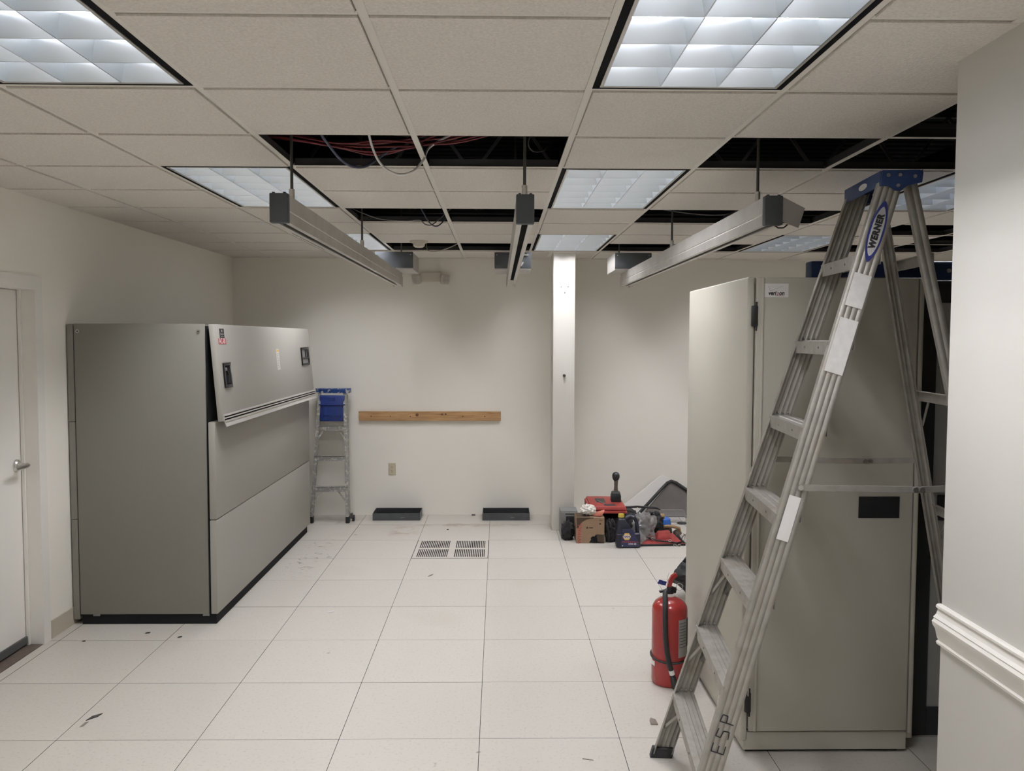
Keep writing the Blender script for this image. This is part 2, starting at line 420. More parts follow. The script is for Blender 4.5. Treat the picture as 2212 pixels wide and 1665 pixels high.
# door --------------------------------------------------------------
dr = thing('door_1', 'plain white door with a lever handle in the left wall', 'door', (XL, (DY0+DY1)/2, 0), kind='structure')
dr.location = (0, 0, 0)
LX = XL-0.085
leaf = box('door_leaf', 'trim', LX-0.04, LX, DY0+0.022, DY1-0.022, 0.012, DZ-0.022, dr, bevel=0.002)
fr = MB()
for y0, y1 in ((DY1-0.020, DY1+0.055), (DY0-0.055, DY0+0.020)):
    fr.box(XL-0.145, XL+0.012, y0, y1, 0, DZ-0.020)
fr.box(XL-0.145, XL+0.012, DY0-0.055, DY1+0.055, DZ-0.020, DZ+0.055)
fr.build('door_frame', 'trim', dr)
box('door_stop', 'trim', LX+0.004, LX+0.02, DY1-0.034, DY1-0.021, 0, DZ-0.021, dr)
box('door_sweep', 'sweep', LX, LX+0.014, DY0+0.024, DY1-0.036, 0.012, 0.055, dr, bevel=0.003)
hy, hz = 4.712, 1.030
hd = MB().cyl((LX, hy, hz), (LX+0.009, hy, hz), 0.034, n=28).cyl((LX+0.009, hy, hz), (LX+0.016, hy, hz), 0.030, 0.024, n=28)
rose = hd.build('handle_rose', 'nickel', dr, smooth=35)
hl = MB().cyl((LX+0.012, hy, hz), (LX+0.062, hy, hz), 0.0105, n=16)
hl.tube([(LX+0.058, hy+0.008, hz), (LX+0.060, hy-0.03, hz-0.002), (LX+0.060, hy-0.075, hz-0.003), (LX+0.058, hy-0.112, hz-0.005)], 0.012, n=12, rs=[0.0135, 0.013, 0.011, 0.0095])
hl.build('lever', 'nickel', rose, smooth=40)
tag(box('trim_5', 'brown', LX-0.05, XL+0.004, DY0+0.02, DY1-0.02, 0.0002, 0.0035), 'dark brown threshold strip under the white door', 'trim', kind='structure')

# column ------------------------------------------------------------
co = thing('column', 'slim white square column standing before the back wall', 'column', (0.5885, 7.79, 0), kind='structure')
MB().box(-0.0985, 0.0985, -0.15, 0.15, 0, H).build('shaft', 'column', co, bevel=0.006, smooth=40)
MB().box(-0.135, 0.135, -0.185, 0.185, H-0.006, H+0.006).build('ceiling_collar', 'tee', co, bevel=0.001)
for dx, z in ((-0.028, 2.205), (0.033, 2.205), (0.004, 2.152)):
    MB().cyl((dx, -0.150, z), (dx, -0.156, z), 0.006, n=10).build('screw', 'steel', co)
MB().cyl((0.004, -0.150, 1.408), (0.004, -0.172, 1.408), 0.014, 0.012, n=14).cyl((0.004, -0.172, 1.408), (0.004, -0.180, 1.408), 0.007, n=10).build('knob', 'rod', co, smooth=40)

# ================================================================== CEILING
ce = thing('ceiling', 'suspended ceiling of speckled tiles in a white grid with tiles missing', 'ceiling', (0, 0, H), kind='structure')
CH = T/2
tm = MB().box(-CH+0.015, CH-0.015, -CH+0.015, CH-0.015, 0, 0.012).box(-CH+0.006, CH-0.006, -CH+0.006, CH-0.006, 0.0115, 0.022).mesh('ceiling_tile')
tm.materials.append(MT['tile'])
LIGHTC = (-2, 1, 4); LIGHTS = (-5, -1, 3, 7)
OPEN = {(-1,2),(0,2),(2,2),(3,2),(3,1),(-1,5),(0,5),(2,5),(3,5),(-1,8),(0,8),(2,8),(3,8),(5,8),(5,6),(6,6),(6,7),(6,8),(4,2),(4,1),(5,1),(5,2),(6,2)}
LIT = [(lc, ls) for lc in LIGHTC for ls in LIGHTS if (lc, ls) not in ((4, -1), (4, -5))]
islight = lambda c, s: any(c == lc and ls <= s < ls+2 for lc, ls in LIT)
for c in range(-4, 8):
    for s in range(-10, 11):
        x0, x1 = max(CX(c), XL), CX(c+1); y0, y1 = max(CY(s), YF), min(CY(s+1), YB)
        if x1-x0 < 0.03 or y1-y0 < 0.03 or (c, s) in OPEN or islight(c, s): continue
        if x0 > PX-0.3 and x1 < PX+0.5 and y1 < PY and x0 > PX+0.1: pass
        if abs(x1-x0-T) < 1e-3 and abs(y1-y0-T) < 1e-3:
            o = link('ceiling_tile', tm, None, ce); o.location = ((x0+x1)/2, (y0+y1)/2, 0)
        else:
            o = MB().box(x0+0.015, x1-0.015, y0+0.015, y1-0.015, 0, 0.012).box(x0+0.004, x1-0.004, y0+0.004, y1-0.004, 0.0115, 0.022).build('ceiling_tile', 'tile', ce)
def zinc(me):
    me.materials.append(MT['tee']); me.materials.append(MT['web'])
    for p in me.polygons: p.material_index = 1 if p.center.z > 0.0079 else 0
mt_me = MB().box(-0.012, 0.012, YF, YB, 0.0065, 0.008).box(-0.002, 0.002, YF, YB, 0.008, 0.045).mesh('main_tee'); zinc(mt_me)
for c in range(-3, 8):
    o = link('main_tee', mt_me, None, ce); o.location = (CX(c), 0, 0)
ct_me = MB().box(-CH+0.0125, CH-0.0125, -0.012, 0.012, 0.0062, 0.0078).box(-CH+0.012, CH-0.012, -0.002, 0.002, 0.0078, 0.042).mesh('cross_tee'); zinc(ct_me)
for c in range(-4, 8):
    for s in range(-9, 10):
        if any(c == lc and s == ls+1 for lc, ls in LIT): continue
        if c == -4:
            xa = XL
            MB().box(xa+0.012, CX(-3)-0.0125, -0.012, 0.012, 0.0062, 0.0078).build('cross_tee', 'tee', ce).location = (0, CY(s), 0)
            continue
        o = link('cross_tee', ct_me, None, ce); o.location = (CX(c)+CH, CY(s), 0)
# plenum above
dk = MB().box(XL-0.1, XR+0.1, YF-0.1, YB+0.1, DECK, DECK+0.1)
dk.box(XL-0.12, XL-0.10, YF-0.1, YB+0.1, H+0.05, DECK).box(XR+0.10, XR+0.12, YF-0.1, YB+0.1, H+0.05, DECK)
dk.box(XL-0.1, XR+0.1, YB+0.08, YB+0.10, H+0.05, DECK).box(XL-0.1, XR+0.1, YF-0.12, YF-0.10, H+0.05, DECK)  # dark side linings stand in for unlit gypsum walls above the ceiling
k = YF
while k < YB:
    dk.box(XL-0.09, XR+0.09, k, k+0.07, DECK-0.04, DECK+0.01); k += 0.15
ceiling_deck = tag(dk.build('ceiling_deck', 'deck'), 'dark corrugated deck above the missing ceiling tiles', 'ceiling', kind='structure')
for i, y in enumerate((3.05, 4.28, 5.95, 7.75)):
    j = MB().box(XL-0.08, XR+0.08, y-0.04, y-0.004, 3.28, 3.285).box(XL-0.08, XR+0.08, y+0.004, y+0.04, 3.28, 3.285)
    j.box(XL-0.08, XR+0.08, y-0.04, y+0.04, 2.86, 2.866).box(XL-0.08, XR+0.08, y-0.003, y+0.003, 2.86, 2.90)
    x = XL
    while x < XR:
        j.bar((x, y, 2.87), (x+0.3, y, 3.28), 0.02, 0.02).bar((x+0.3, y, 3.28), (x+0.6, y, 2.87), 0.02, 0.02); x += 0.6
    tag(j.build('bar_joist', 'joist'), ('dark steel bar joist above the first row of ceiling openings', 'dark steel bar joist crossing over the middle suspended tracks', 'dark steel bar joist above the second row of ceiling openings', 'dark steel bar joist above the rearmost ceiling openings')[i], 'joist', 'roof joists in the plenum')
# channel struts seen through the openings
for (x0, x1, y, z, lab) in ((1.75, 2.6, 4.05, 2.72, 'pale fluorescent strip housing lying above the right ceiling opening'),):
    tag(MB().box(x0, x1, y, y+0.05, z, z+0.04).build('channel_strut', 'conduit', bevel=0.004), lab, 'strut')
sl = thing('duct_grille', 'dark slatted duct grille above the centre ceiling opening', 'grille', (0, 0, 0))
for i in range(6):
    MB().box(-0.30, 0.10, 3.80+0.05*i, 3.835+0.05*i, 2.70+0.012*i, 2.703+0.012*i).build('slat', 'joist', sl)
for x in (-0.32, 0.10): MB().box(x, x+0.02, 3.78, 4.12, 2.69, 2.80).build('frame_side', 'joist', sl)

# ------------------------------------------------------------------ light troffers
LW, LL, BH = T-0.006, 2*T-0.006, 0.060
def blade_profile(halft, hh, n=5):
    pts = []
    for i in range(n+1):
        t = i/n; pts.append((0.0016 + (halft-0.0016)*(t**1.15), hh*t))
    return pts
def wedge(m, a, b, along, halft=0.020, hh=BH, sides=(1, -1)):
    pr = blade_profile(halft, hh)
    poly = ([(p[0], p[1]) for p in pr] if 1 in sides else [(0.001, 0), (0.001, hh)])
    poly += ([(-p[0], p[1]) for p in reversed(pr)] if -1 in sides else [(-0.001, hh), (-0.001, 0)])
    if along == 'y': return m.prism(poly, lambda u, v: (u, a, v), lambda u, v: (u, b, v))
    return m.prism(poly, lambda u, v: (a, u, v), lambda u, v: (b, u, v))
IW, IL = LW-0.072, LL-0.072          # louver opening
bl_y = wedge(MB(), -IL/2, IL/2, 'y', hh=BH+0.002).mesh('louver_blade_long', smooth=40); bl_y.materials.append(MT['blade'])
bl_x = wedge(MB(), -IW/2, IW/2, 'x').mesh('louver_blade_cross', smooth=40); bl_x.materials.append(MT['blade'])
ed_y1 = wedge(MB(), -IL/2, IL/2, 'y', hh=BH+0.002, sides=(1,)).mesh('louver_edge_left', smooth=40); ed_y1.materials.append(MT['blade'])
ed_y2 = wedge(MB(), -IL/2, IL/2, 'y', hh=BH+0.002, sides=(-1,)).mesh('louver_edge_right', smooth=40); ed_y2.materials.append(MT['blade'])
ed_x1 = wedge(MB(), -IW/2, IW/2, 'x', sides=(1,)).mesh('louver_edge_near', smooth=40); ed_x1.materials.append(MT['blade'])
ed_x2 = wedge(MB(), -IW/2, IW/2, 'x', sides=(-1,)).mesh('louver_edge_far', smooth=40); ed_x2.materials.append(MT['blade'])
def ring(m, w0, l0, w1, l1, z0, z1):  # rectangular ring, outer w0 x l0, inner w1 x l1
    m.box(-w0/2, -w1/2, -l0/2, l0/2, z0, z1).box(w1/2, w0/2, -l0/2, l0/2, z0, z1)
    return m.box(-w1/2, w1/2, -l0/2, -l1/2, z0, z1).box(-w1/2, w1/2, l1/2, l0/2, z0, z1)
def make_troffer():
    t = thing('ceiling_light', 'x', 'light')
    hs = MB(); HZ = BH+0.065
    hs.box(-LW/2, LW/2, -LL/2, LL/2, HZ, HZ+0.004)
    ring(hs, LW, LL, LW-0.01, LL-0.01, 0.012, HZ)
    hs.build('housing', 'slot', t)
    pn = MB().box(-IW/2, IW/2, -IL/2, IL/2, HZ-0.004, HZ-0.002)
    ring(pn, IW+0.006, IL+0.006, IW, IL, BH+0.001, HZ-0.002)
    pn.build('reflector_pan', 'pan', t)
    sl = ring(MB(), LW-0.011, LL-0.011, IW+0.018, IL+0.018, 0.0015, 0.006); sl.build('air_slot', 'slot', t)
    tr = ring(MB(), IW+0.018, IL+0.018, IW+0.003, IL+0.003, -0.001, BH+0.003); tr.build('louver_frame', 'alu', t)
    for i in (-1, 1):
        o = link('louver_blade', bl_y, None, t); o.location = (i*IW/6, 0, 0)
    for i in range(-2, 3):
        o = link('louver_blade', bl_x, None, t); o.location = (0, i*IL/6, 0)
    for me, p in ((ed_y1, (-IW/2, 0, 0)), (ed_y2, (IW/2, 0, 0)), (ed_x1, (0, -IL/2, 0)), (ed_x2, (0, IL/2, 0))):
        o = link('louver_edge', me, None, t); o.location = p
    for i in (-1, 0, 1):
        MB().cyl((i*IW/3, -IL/2+0.02, BH+0.028), (i*IW/3, IL/2-0.02, BH+0.028), 0.0127, n=10, cap=False).build('tube_lamp', 'lamp', t, smooth=60)
    return t
LAB = {(-2,-1): 'bright cellular ceiling light cut off by the upper left corner', (1,-1): 'brightest cellular ceiling light at the upper right, nearest the viewer',
 (-2,3): 'bluish ceiling light left of the first hole, behind the left track end', (1,3): 'bluish ceiling light between the centre and right tracks',
 (4,3): 'ceiling light behind the tall ladder top, beside the partition', (-2,7): 'small distant ceiling light half hidden by the left track',
 (1,7): 'pale distant ceiling light directly above the white column', (4,7): 'small distant ceiling light left of the tall ladder rails',
 (-2,-5): 'ceiling light behind the viewpoint, left side', (1,-5): 'ceiling light behind the viewpoint, middle'}
proto = make_troffer(); first = True
for lc, ls in LIT:
    t = proto if first else copy_tree(proto); first = False
    t.location = (CX(lc)+CH, CY(ls)+T, H+0.004)
    tag(t, LAB[(lc, ls)], 'light', 'recessed ceiling lights')
# smoke detector
sd = thing('smoke_detector', 'off-white round smoke detector on the ceiling between the rear openings', 'smoke detector', (-0.632, 6.80, H))
MB().lathe([(0.072, 0), (0.072, -0.012), (0.058, -0.018)], 28).build('base', 'offwhite', sd, smooth=40)
MB().lathe([(0.050, -0.017), (0.047, -0.034), (0.040, -0.040)], 28).build('head', 'offwhite', sd, smooth=40)
MB().lathe([(0.046, -0.040), (0.030, -0.052), (0.012, -0.055)], 28).build('sensor_cap', 'offwhite', sd, smooth=40)

# ================================================================== SUSPENDED BUSWAY TRACKS
TZ0, TZ1, TW = 2.195, 2.305, 0.068
def busway(x, y0, y1, label, boxlabel, rods, boxw, flap=False, endplate=True):
    t = thing('busway_track', label, 'track', (x, y0, TZ0), group='suspended power tracks')
    L = y1-y0; hh = TZ1-TZ0; w2 = TW/2
    b = MB()
    # hollow extrusion open by a slot along the bottom
    prof = [(-w2,0),(-0.013,0),(-0.013,0.006),(-0.024,0.006),(-0.024,0.060),(0.024,0.060),(0.024,0.006),(0.013,0.006),(0.013,0),(w2,0),
            (w2,0.040),(w2-0.003,0.044),(w2,0.048),(w2,hh),(-w2,hh),(-w2,0.048),(-w2+0.003,0.044),(-w2,0.040)]
    n = len(prof)
    vs = [(p[0], 0.03, p[1]) for p in prof] + [(p[0], L, p[1]) for p in prof]
    b.add(vs, [(i, (i+1) % n, n+(i+1) % n, n+i) for i in range(n)])
    b.box(-w2, w2, L-0.001, L, 0.06, hh)
    b.build('extrusion', 'alu', t)
    MB().box(-0.0235, 0.0235, 0.03, L-0.002, 0.050, 0.0595).build('slot_liner', 'blackm', t)
    e = MB().box(-w2-0.002, w2+0.002, -0.004, 0.034, -0.003, hh+0.003).build('end_cap', 'cap', t, bevel=0.004, smooth=40)
    for sx in (-0.022, 0.022):
        MB().box(sx-0.005, sx+0.005, 0.004, 0.014, hh+0.003, hh+0.008).build('cap_clip', 'cap', e)
    if endplate:
        MB().box(-w2-0.004, -w2, L-0.09, L+0.012, -0.012, 0.078).box(w2, w2+0.004, L-0.09, L+0.012, -0.012, 0.078).build('splice_plate', 'alu', t, bevel=0.0015)
    for ry in rods:
        if ry < y1-0.25:
            MB().cyl((0, ry-y0, hh+0.045), (0, ry-y0, DECK-TZ0), 0.0065, n=8).build('hanger_rod', 'rod', t)
            MB().cyl((0, ry-y0, hh), (0, ry-y0, hh+0.055), 0.012, n=12).build('rod_coupling', 'nickel', t, smooth=40)
    if flap:
        f = MB(); y = 0.03
        f.hexa([(0.042, 0.02, 0.012), (0.118, 0.05, -0.008), (0.118, 0.054, -0.008), (0.042, 0.024, 0.012),
                (0.046, 0.02, 0.110), (0.150, 0.07, 0.075), (0.150, 0.074, 0.075), (0.046, 0.024, 0.110)])
        f.box(0.036, 0.046, 0.015, 0.34, 0.015, 0.108)
        f.build('loose_cover', 'acrail', t, bevel=0.001)
        MB().tube([(0.01, 0.03, 0.002), (0.03, 0.035, -0.010), (0.055, 0.045, -0.008), (0.075, 0.06, 0.006)], 0.003, n=6).build('wire_tail', 'rubber', t, smooth=60)
    # feed box at the far end, riding on top of the track
    by0, by1 = 7.02, 7.52
    fb = thing('feed_box', boxlabel, 'electrical box', (x+0.012, (by0+by1)/2, TZ1), group='end feed boxes')
    d2 = (by1-by0)/2; bz0, bz1 = 0.004, 0.138
    MB().box(-boxw/2, boxw/2, -d2+0.004, d2, bz0-0.004, bz1).build('body', 'acrail', fb, bevel=0.002)
    MB().box(-boxw/2-0.001, boxw/2+0.001, -d2-0.004, -d2+0.004, bz0+0.006, bz1+0.002).build('front_cover', 'cap', fb, bevel=0.0035, smooth=40)
    for sx in (-1, 1):
        MB().cyl((sx*(boxw/2-0.02), -d2-0.004, bz1-0.02), (sx*(boxw/2-0.02), -d2-0.007, bz1-0.02), 0.004, n=8).build('screw', 'steel', fb)
    MB().cyl((-0.08 if x > 0.8 else 0.03, 0.02, bz1), (-0.08 if x > 0.8 else 0.03, 0.02, DECK-TZ1), 0.0065, n=8).build('hanger_rod', 'rod', fb)
    if -0.2 < x < 0.5:
        MB().bar((0.09, -d2-0.010, 0.120), (0.125, -d2-0.010, 0.118), 0.012, 0.014).build('wire_nut', 'white', fb, bevel=0.002)
        MB().bar((0.065, -d2-0.009, 0.030), (0.085, -d2-0.009, 0.060), 0.012, 0.012).build('clip', 'white', fb, bevel=0.002)
    return t
busway(-0.868, 3.40, 7.42, 'left aluminium power track hanging from rods above the grey cabinet', 'dark grey feed box at the far end of the left track', (3.62, 5.46), 0.31)
busway(0.105, 3.40, 7.42, 'centre aluminium power track seen end-on with a dark bottom slot', 'dark grey feed box behind the far end of the centre track', (3.50, 5.46), 0.30)
busway(1.095, 3.40, 7.42, 'right aluminium power track with a loose metal flap at its near end', 'dark grey feed box at the far end of the right track', (3.62, 5.40), 0.30, flap=True)

# ------------------------------------------------------------------ cables in the openings
def cable(name, pts, r, m, label, group=None, n=6, res=10):
    P = [Vector(p) for p in pts]; out = []
    for i in range(len(P)-1):
        p0, p1, p2, p3 = P[max(i-1, 0)], P[i], P[i+1], P[min(i+2, len(P)-1)]
        for k in range(res):
            t = k/res
            out.append(0.5*((2*p1)+(p2-p0)*t+(2*p0-5*p1+4*p2-p3)*t*t+(3*p1-p0-3*p2+p3)*t**3))
    out.append(P[-1])
    o = MB().tube(out, r, n).build(name, m, smooth=70)
    return tag(o, label, 'cable', group) if label else o
bun = thing('cable_bundle', 'sagging bundle of dull red network cables above the left ceiling opening', 'cables', (0, 0, 0))
for i in range(8):
    a, b2, c2 = random.uniform(-0.05, 0.05), random.uniform(-0.045, 0.05), random.uniform(-0.06, 0.06)
    o = cable('network_cable', [(-1.75, 3.85+a*0.5, 2.72+a*0.6), (-1.05, 3.82+a, 2.64+b2*0.5), (-0.72, 3.80+b2, 2.585+b2*0.5), (-0.50, 3.78+c2, 2.565+b2*0.8), (-0.20, 3.76+a, 2.63+c2*0.8), (0.12, 3.7, 2.72+c2), (0.5, 3.6, 2.85)], 0.0042, 'redcable', None)
    o.parent = bun
cable('white_cable', [(-0.545, 3.45, 2.95), (-0.532, 3.50, 2.62), (-0.520, 3.56, 2.52), (-0.485, 3.60, 2.455), (-0.425, 3.62, 2.425), (-0.365, 3.64, 2.44), (-0.325, 3.70, 2.50), (-0.30, 3.76, 2.57), (-0.2, 3.80, 2.64)], 0.0055, 'whitecable', 'white cable looping down below the left ceiling opening')
cable('blue_cable', [(-0.745, 3.45, 2.95), (-0.735, 3.50, 2.62), (-0.70, 3.58, 2.53), (-0.645, 3.66, 2.475), (-0.58, 3.72, 2.475), (-0.52, 3.78, 2.53), (-0.45, 3.80, 2.58)], 0.006, 'bluecable', 'blue-grey cable drooping over the left ceiling opening')
cable('flexible_conduit', [(-1.20, 3.95, 2.80), (-0.80, 4.02, 2.735), (-0.45, 4.10, 2.70), (-0.2, 4.15, 2.69)], 0.008, 'conduit', 'flexible metal conduit crossing above the red cables')
cable('black_cable', [(0.2, 3.75, 2.70), (0.13, 3.75, 2.60), (0.15, 3.78, 2.56), (0.20, 3.80, 2.57), (0.24, 3.85, 2.62)], 0.004, 'rubber', 'thin black cable curling beside the centre hanger rod')
cable('grey_cable', [(-1.02, 5.5, 2.62), (-0.92, 5.45, 2.555), (-0.75, 5.42, 2.49), (-0.58, 5.40, 2.475), (-0.50, 5.40, 2.48), (-0.46, 5.42, 2.455), (-0.42, 5.45, 2.46), (-0.36, 5.50, 2.52), (-0.27, 5.55, 2.60), (-0.1, 5.6, 2.66)], 0.004, 'conduit', 'grey cable dipping below the second left ceiling opening')
cable('black_cable', [(-0.52, 5.30, 2.62), (-0.47, 5.35, 2.52), (-0.43, 5.40, 2.46), (-0.39, 5.45, 2.45), (-0.35, 5.52, 2.50), (-0.33, 5.6, 2.58)], 0.0045, 'bluecable', 'dark cable loop below the second left ceiling opening')
cable('white_cable', [(-0.62, 7.35, 2.56), (-0.60, 7.25, 2.485), (-0.52, 7.2, 2.47), (-0.42, 7.22, 2.50), (-0.30, 7.3, 2.57)], 0.0045, 'offwhite', 'pale cable hanging under the rear left ceiling opening')
cable('grey_cable', [(1.75, 3.40, 2.80), (1.66, 3.5, 2.68), (1.60, 3.6, 2.60)], 0.004, 'conduit', 'grey wire end dangling above the right ceiling opening')
cable('grey_cable', [(1.05, 5.45, 2.56), (1.25, 5.45, 2.535), (1.45, 5.5, 2.54), (1.6, 5.6, 2.60)], 0.0035, 'conduit', 'thin wire lying across the second right ceiling opening')

# ================================================================== COOLING UNIT (left)
ac = thing('cooling_unit', 'large warm-grey floor cooling unit with its upper panel ajar', 'air conditioner', (0, 0, 0))
AX0, AX1, AY0, AY1, AZ = XL+0.008, -1.700, 5.108, 7.640, 1.820
E_ = 0.040
box('inner_frame', 'blackm', AX0+0.03, AX1-0.045, AY0+0.012, AY1-0.012, 0.05, AZ-0.012, ac)
box('end_panel', 'acshaded', AX0+E_+0.004, AX1-E_-0.014, AY0, AY0+0.02, 0.062, AZ, ac, bevel=0.003, smooth=40)
box('end_panel', 'acshaded', AX0+E_+0.004, AX1-E_-0.014, AY1-0.02, AY1, 0.062, AZ, ac, bevel=0.003, smooth=40)
box('top_panel', 'acshaded', AX0+0.004, AX1-0.045, AY0+0.02, AY1-0.02, AZ-0.012, AZ-0.002, ac)
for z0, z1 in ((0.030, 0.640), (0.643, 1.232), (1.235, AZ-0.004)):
    box('rear_panel', 'acshaded', AX0, AX0+E_-0.002, AY0+0.004, AY1-0.004, z0, z1, ac, bevel=0.002)
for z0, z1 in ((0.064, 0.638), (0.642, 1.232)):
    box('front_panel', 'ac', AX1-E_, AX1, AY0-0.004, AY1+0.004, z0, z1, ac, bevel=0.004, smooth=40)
MB().cyl((AX1, 7.50, 0.60), (AX1+0.003, 7.50, 0.60), 0.006, n=10).build('lock', 'steel', ac)
box('plinth', 'blackm', AX0+0.05, AX1-0.012, AY0+0.008, AY1-0.07, 0, 0.064, ac, bevel=0.002)
for dx in (0.12, 0.78):
    box('panel_clip', 'galv', AX0+dx, AX0+dx+0.04, AY0-0.001, AY0+0.006, 0.052, 0.064, ac)
for sx in (-2.505, -1.790):
    s = MB().cyl((sx, AY0, 1.775), (sx, AY0-0.004, 1.775), 0.011, n=18).build('screw', 'steel', ac, smooth=40)
    MB().cyl((sx, AY0-0.004, 1.775), (sx, AY0-0.0045, 1.775), 0.005, n=6).build('socket', 'black', s)
# tilted upper panel: local x = outwards, y = along, z = up, origin on its top edge
PH = 0.585
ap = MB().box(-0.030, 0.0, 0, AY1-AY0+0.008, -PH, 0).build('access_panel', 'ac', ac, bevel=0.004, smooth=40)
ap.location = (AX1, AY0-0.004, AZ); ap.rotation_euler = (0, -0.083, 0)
LP = AY1-AY0+0.008
rl = MB().box(0.0, 0.014, 0.018, LP-0.002, -PH+0.030, -PH+0.040).box(0.0, 0.006, 0.018, LP-0.002, -PH-0.002, -PH+0.030)
rl.box(0.006, 0.013, 0.018, LP-0.002, -PH+0.014, -PH+0.021).box(0.0, 0.014, 0.018, LP-0.002, -PH-0.006, -PH+0.004)
rl.hexa([(0.004, 0.018, -PH-0.006), (0.010, 0.018, -PH-0.004), (0.010, LP-0.002, -PH-0.004), (0.004, LP-0.002, -PH-0.006),
         (0.012, 0.018, -PH-0.036), (0.016, 0.018, -PH-0.034), (0.016, LP-0.002, -PH-0.034), (0.012, LP-0.002, -PH-0.036)])
rl.build('drip_rail', 'acrail', ap)
MB().box(0.0055, 0.0062, 0.02, LP-0.004, -PH+0.0045, -PH+0.0135).box(0.0055, 0.0062, 0.02, LP-0.004, -PH+0.0215, -PH+0.0295).build('rail_groove', 'blackm', ap)
def latch(y0, y1, z0, z1, kind):
    fr = MB(); fr.box(0, 0.010, y0, y0+0.018, z0, z1).box(0, 0.010, y1-0.018, y1, z0, z1).box(0, 0.010, y0, y1, z0, z0+0.016).box(0, 0.010, y0, y1, z1-0.016, z1)
    lt = fr.build('latch', 'black', ap, bevel=0.003, smooth=40)
    MB().box(0.0005, 0.0015, y0+0.016, y1-0.016, z0+0.014, z1-0.014).build('recess', 'blackm' if kind == 0 else 'galv', lt)
    ym = (y0+y1)/2
    if kind == 0:
        MB().bar((0.006, ym-0.02, z1-0.035), (0.010, ym+0.01, z1-0.075), 0.012, 0.006).bar((0.010, ym+0.01, z1-0.075), (0.008, ym+0.012, z0+0.03), 0.014, 0.006).build('paddle', 'black', lt, bevel=0.002)
        MB().cyl((0.002, ym-0.025, z1-0.038), (0.010, ym-0.025, z1-0.038), 0.010, n=14).build('keyhole', 'steel', lt, smooth=40)
    else:
        MB().box(0.002, 0.009, y0+0.016, y1-0.016, (z0+z1)/2-0.022, (z0+z1)/2-0.008).box(0.002, 0.009, ym+0.01, ym+0.03, (z0+z1)/2-0.01, z1-0.014).box(0.002, 0.009, y1-0.06, y1-0.03, (z0+z1)/2-0.01, z1-0.014).build('paddle', 'black', lt, bevel=0.002)
latch(0.095, 0.225, -0.388, -0.238, 0)
latch(2.165, 2.435, -0.315, -0.165, 1)
bg = MB().box(0, 0.002, 0.098, 0.180, -0.084, -0.026).build('badge', 'black', ap)
def apm(y, z, x=0.003): return frame((x, y, z), (0, 1, 0), (0, 0, 1))
MB().box(0.002, 0.0026, 0.108, 0.172, -0.066, -0.056).box(0.002, 0.0026, 0.112, 0.172, -0.078, -0.073).build('badge_print', 'galv', bg)
MB().box(0.002, 0.0026, 0.132, 0.146, -0.046, -0.034).build('badge_emblem', 'acrail', bg)
rlb = MB().box(0, 0.0015, 0.068, 0.205, -0.121, -0.086).build('asset_label', 'redlab', ap)
text('lettering', 'AC-01', 0.050, 'white', rlb, apm(0.136, -0.1035, 0.0019), sx=0.92)
stk = MB().box(0, 0.001, 1.362, 1.445, -0.324, -0.166).build('instruction_sticker', 'sticker', ap)
MB().box(0.001, 0.0015, 1.375, 1.432, -0.190, -0.172).build('sticker_header', 'gold', stk)
ln = MB()
for i in range(9): ln.box(0.001, 0.0014, 1.376, 1.376+0.056*random.uniform(0.5, 1), -0.206-0.0125*i, -0.2025-0.0125*i)
ln.build('sticker_print', 'galv', stk)

# ================================================================== PUTTY CABINET (right)
vz = thing('equipment_cabinet', 'tall putty-coloured equipment cabinet behind the ladder with a white logo card', 'cabinet', (0, 0, 0))
VX0, VX1, VY0, VY1, VZ1 = 1.016, 1.752, 3.46, 4.530, 1.992
sp_ = MB().box(VX0, VX0+0.030, VY0+0.006, VY1, 0.055, VZ1).build('side_panel', 'vz', vz, bevel=0.008, smooth=45, seg=3)
MB().box(VX1-0.028, VX1, VY0+0.020, VY1, 0.055, VZ1).build('side_panel', 'vz', vz, bevel=0.006, smooth=45)
MB().box(VX0+0.03, VX1-0.028, VY1-0.02, VY1, 0.055, VZ1-0.002).build('back_panel', 'vz', vz)
MB().box(VX0+0.03, VX1-0.028, VY0+0.03, VY1-0.02, VZ1-0.022, VZ1-0.002).build('top_panel', 'vz', vz)
MB().box(VX0+0.034, VX1-0.034, VY0+0.03, VY0+0.05, 0.06, VZ1-0.03).build('door_gap', 'blackm', vz)
MB().box(VX0+0.016, VX1-0.030, VY0+0.012, VY1-0.02, 0.012, 0.090).build('plinth', 'vz', vz, bevel=0.003)
MB().box(VX0+0.03, VX1-0.06, VY0+0.03, VY1-0.04, 0, 0.014).build('levelling_base', 'blackm', vz)
dd = MB().box(VX0+0.034, VX1-0.034, VY0, VY0+0.028, 0.096, VZ1-0.002).build('door', 'vz', vz, bevel=0.006, smooth=45, seg=3)
MB().cyl((VX0+0.060, VY0-0.001, 0.10), (VX0+0.060, VY0-0.001, VZ1-0.006), 0.0065, n=10).build('door_bead', 'vz', dd, smooth=60)
MB().box(VX1-0.030, VX1-0.012, VY0+0.002, VY0+0.024, 0.085, VZ1-0.004).build('door_frame', 'vz', vz, bevel=0.004, smooth=40)
for z0 in (1.790, 0.182):
    h_ = MB().box(1.030, 1.056, VY0-0.010, VY0+0.004, z0, z0+0.084).build('hinge', 'black', vz, bevel=0.004, smooth=40)
    MB().cyl((1.050, VY0-0.004, z0-0.018), (1.050, VY0-0.004, z0+0.10), 0.004, n=8).build('hinge_pin', 'black', h_)
la = MB().box(1.490, 1.660, VY0-0.003, VY0+0.002, 1.000, 1.090).build('latch_plate', 'black', dd, bevel=0.001)
lg = MB().box(1.076, 1.180, VY0-0.002, VY0, 1.908, 1.964).build('logo_card', 'white', dd)
vzm = lambda x, z: frame((x, VY0-0.0026, z), (1, 0, 0), (0, 0, 1))
xr = 1.0985
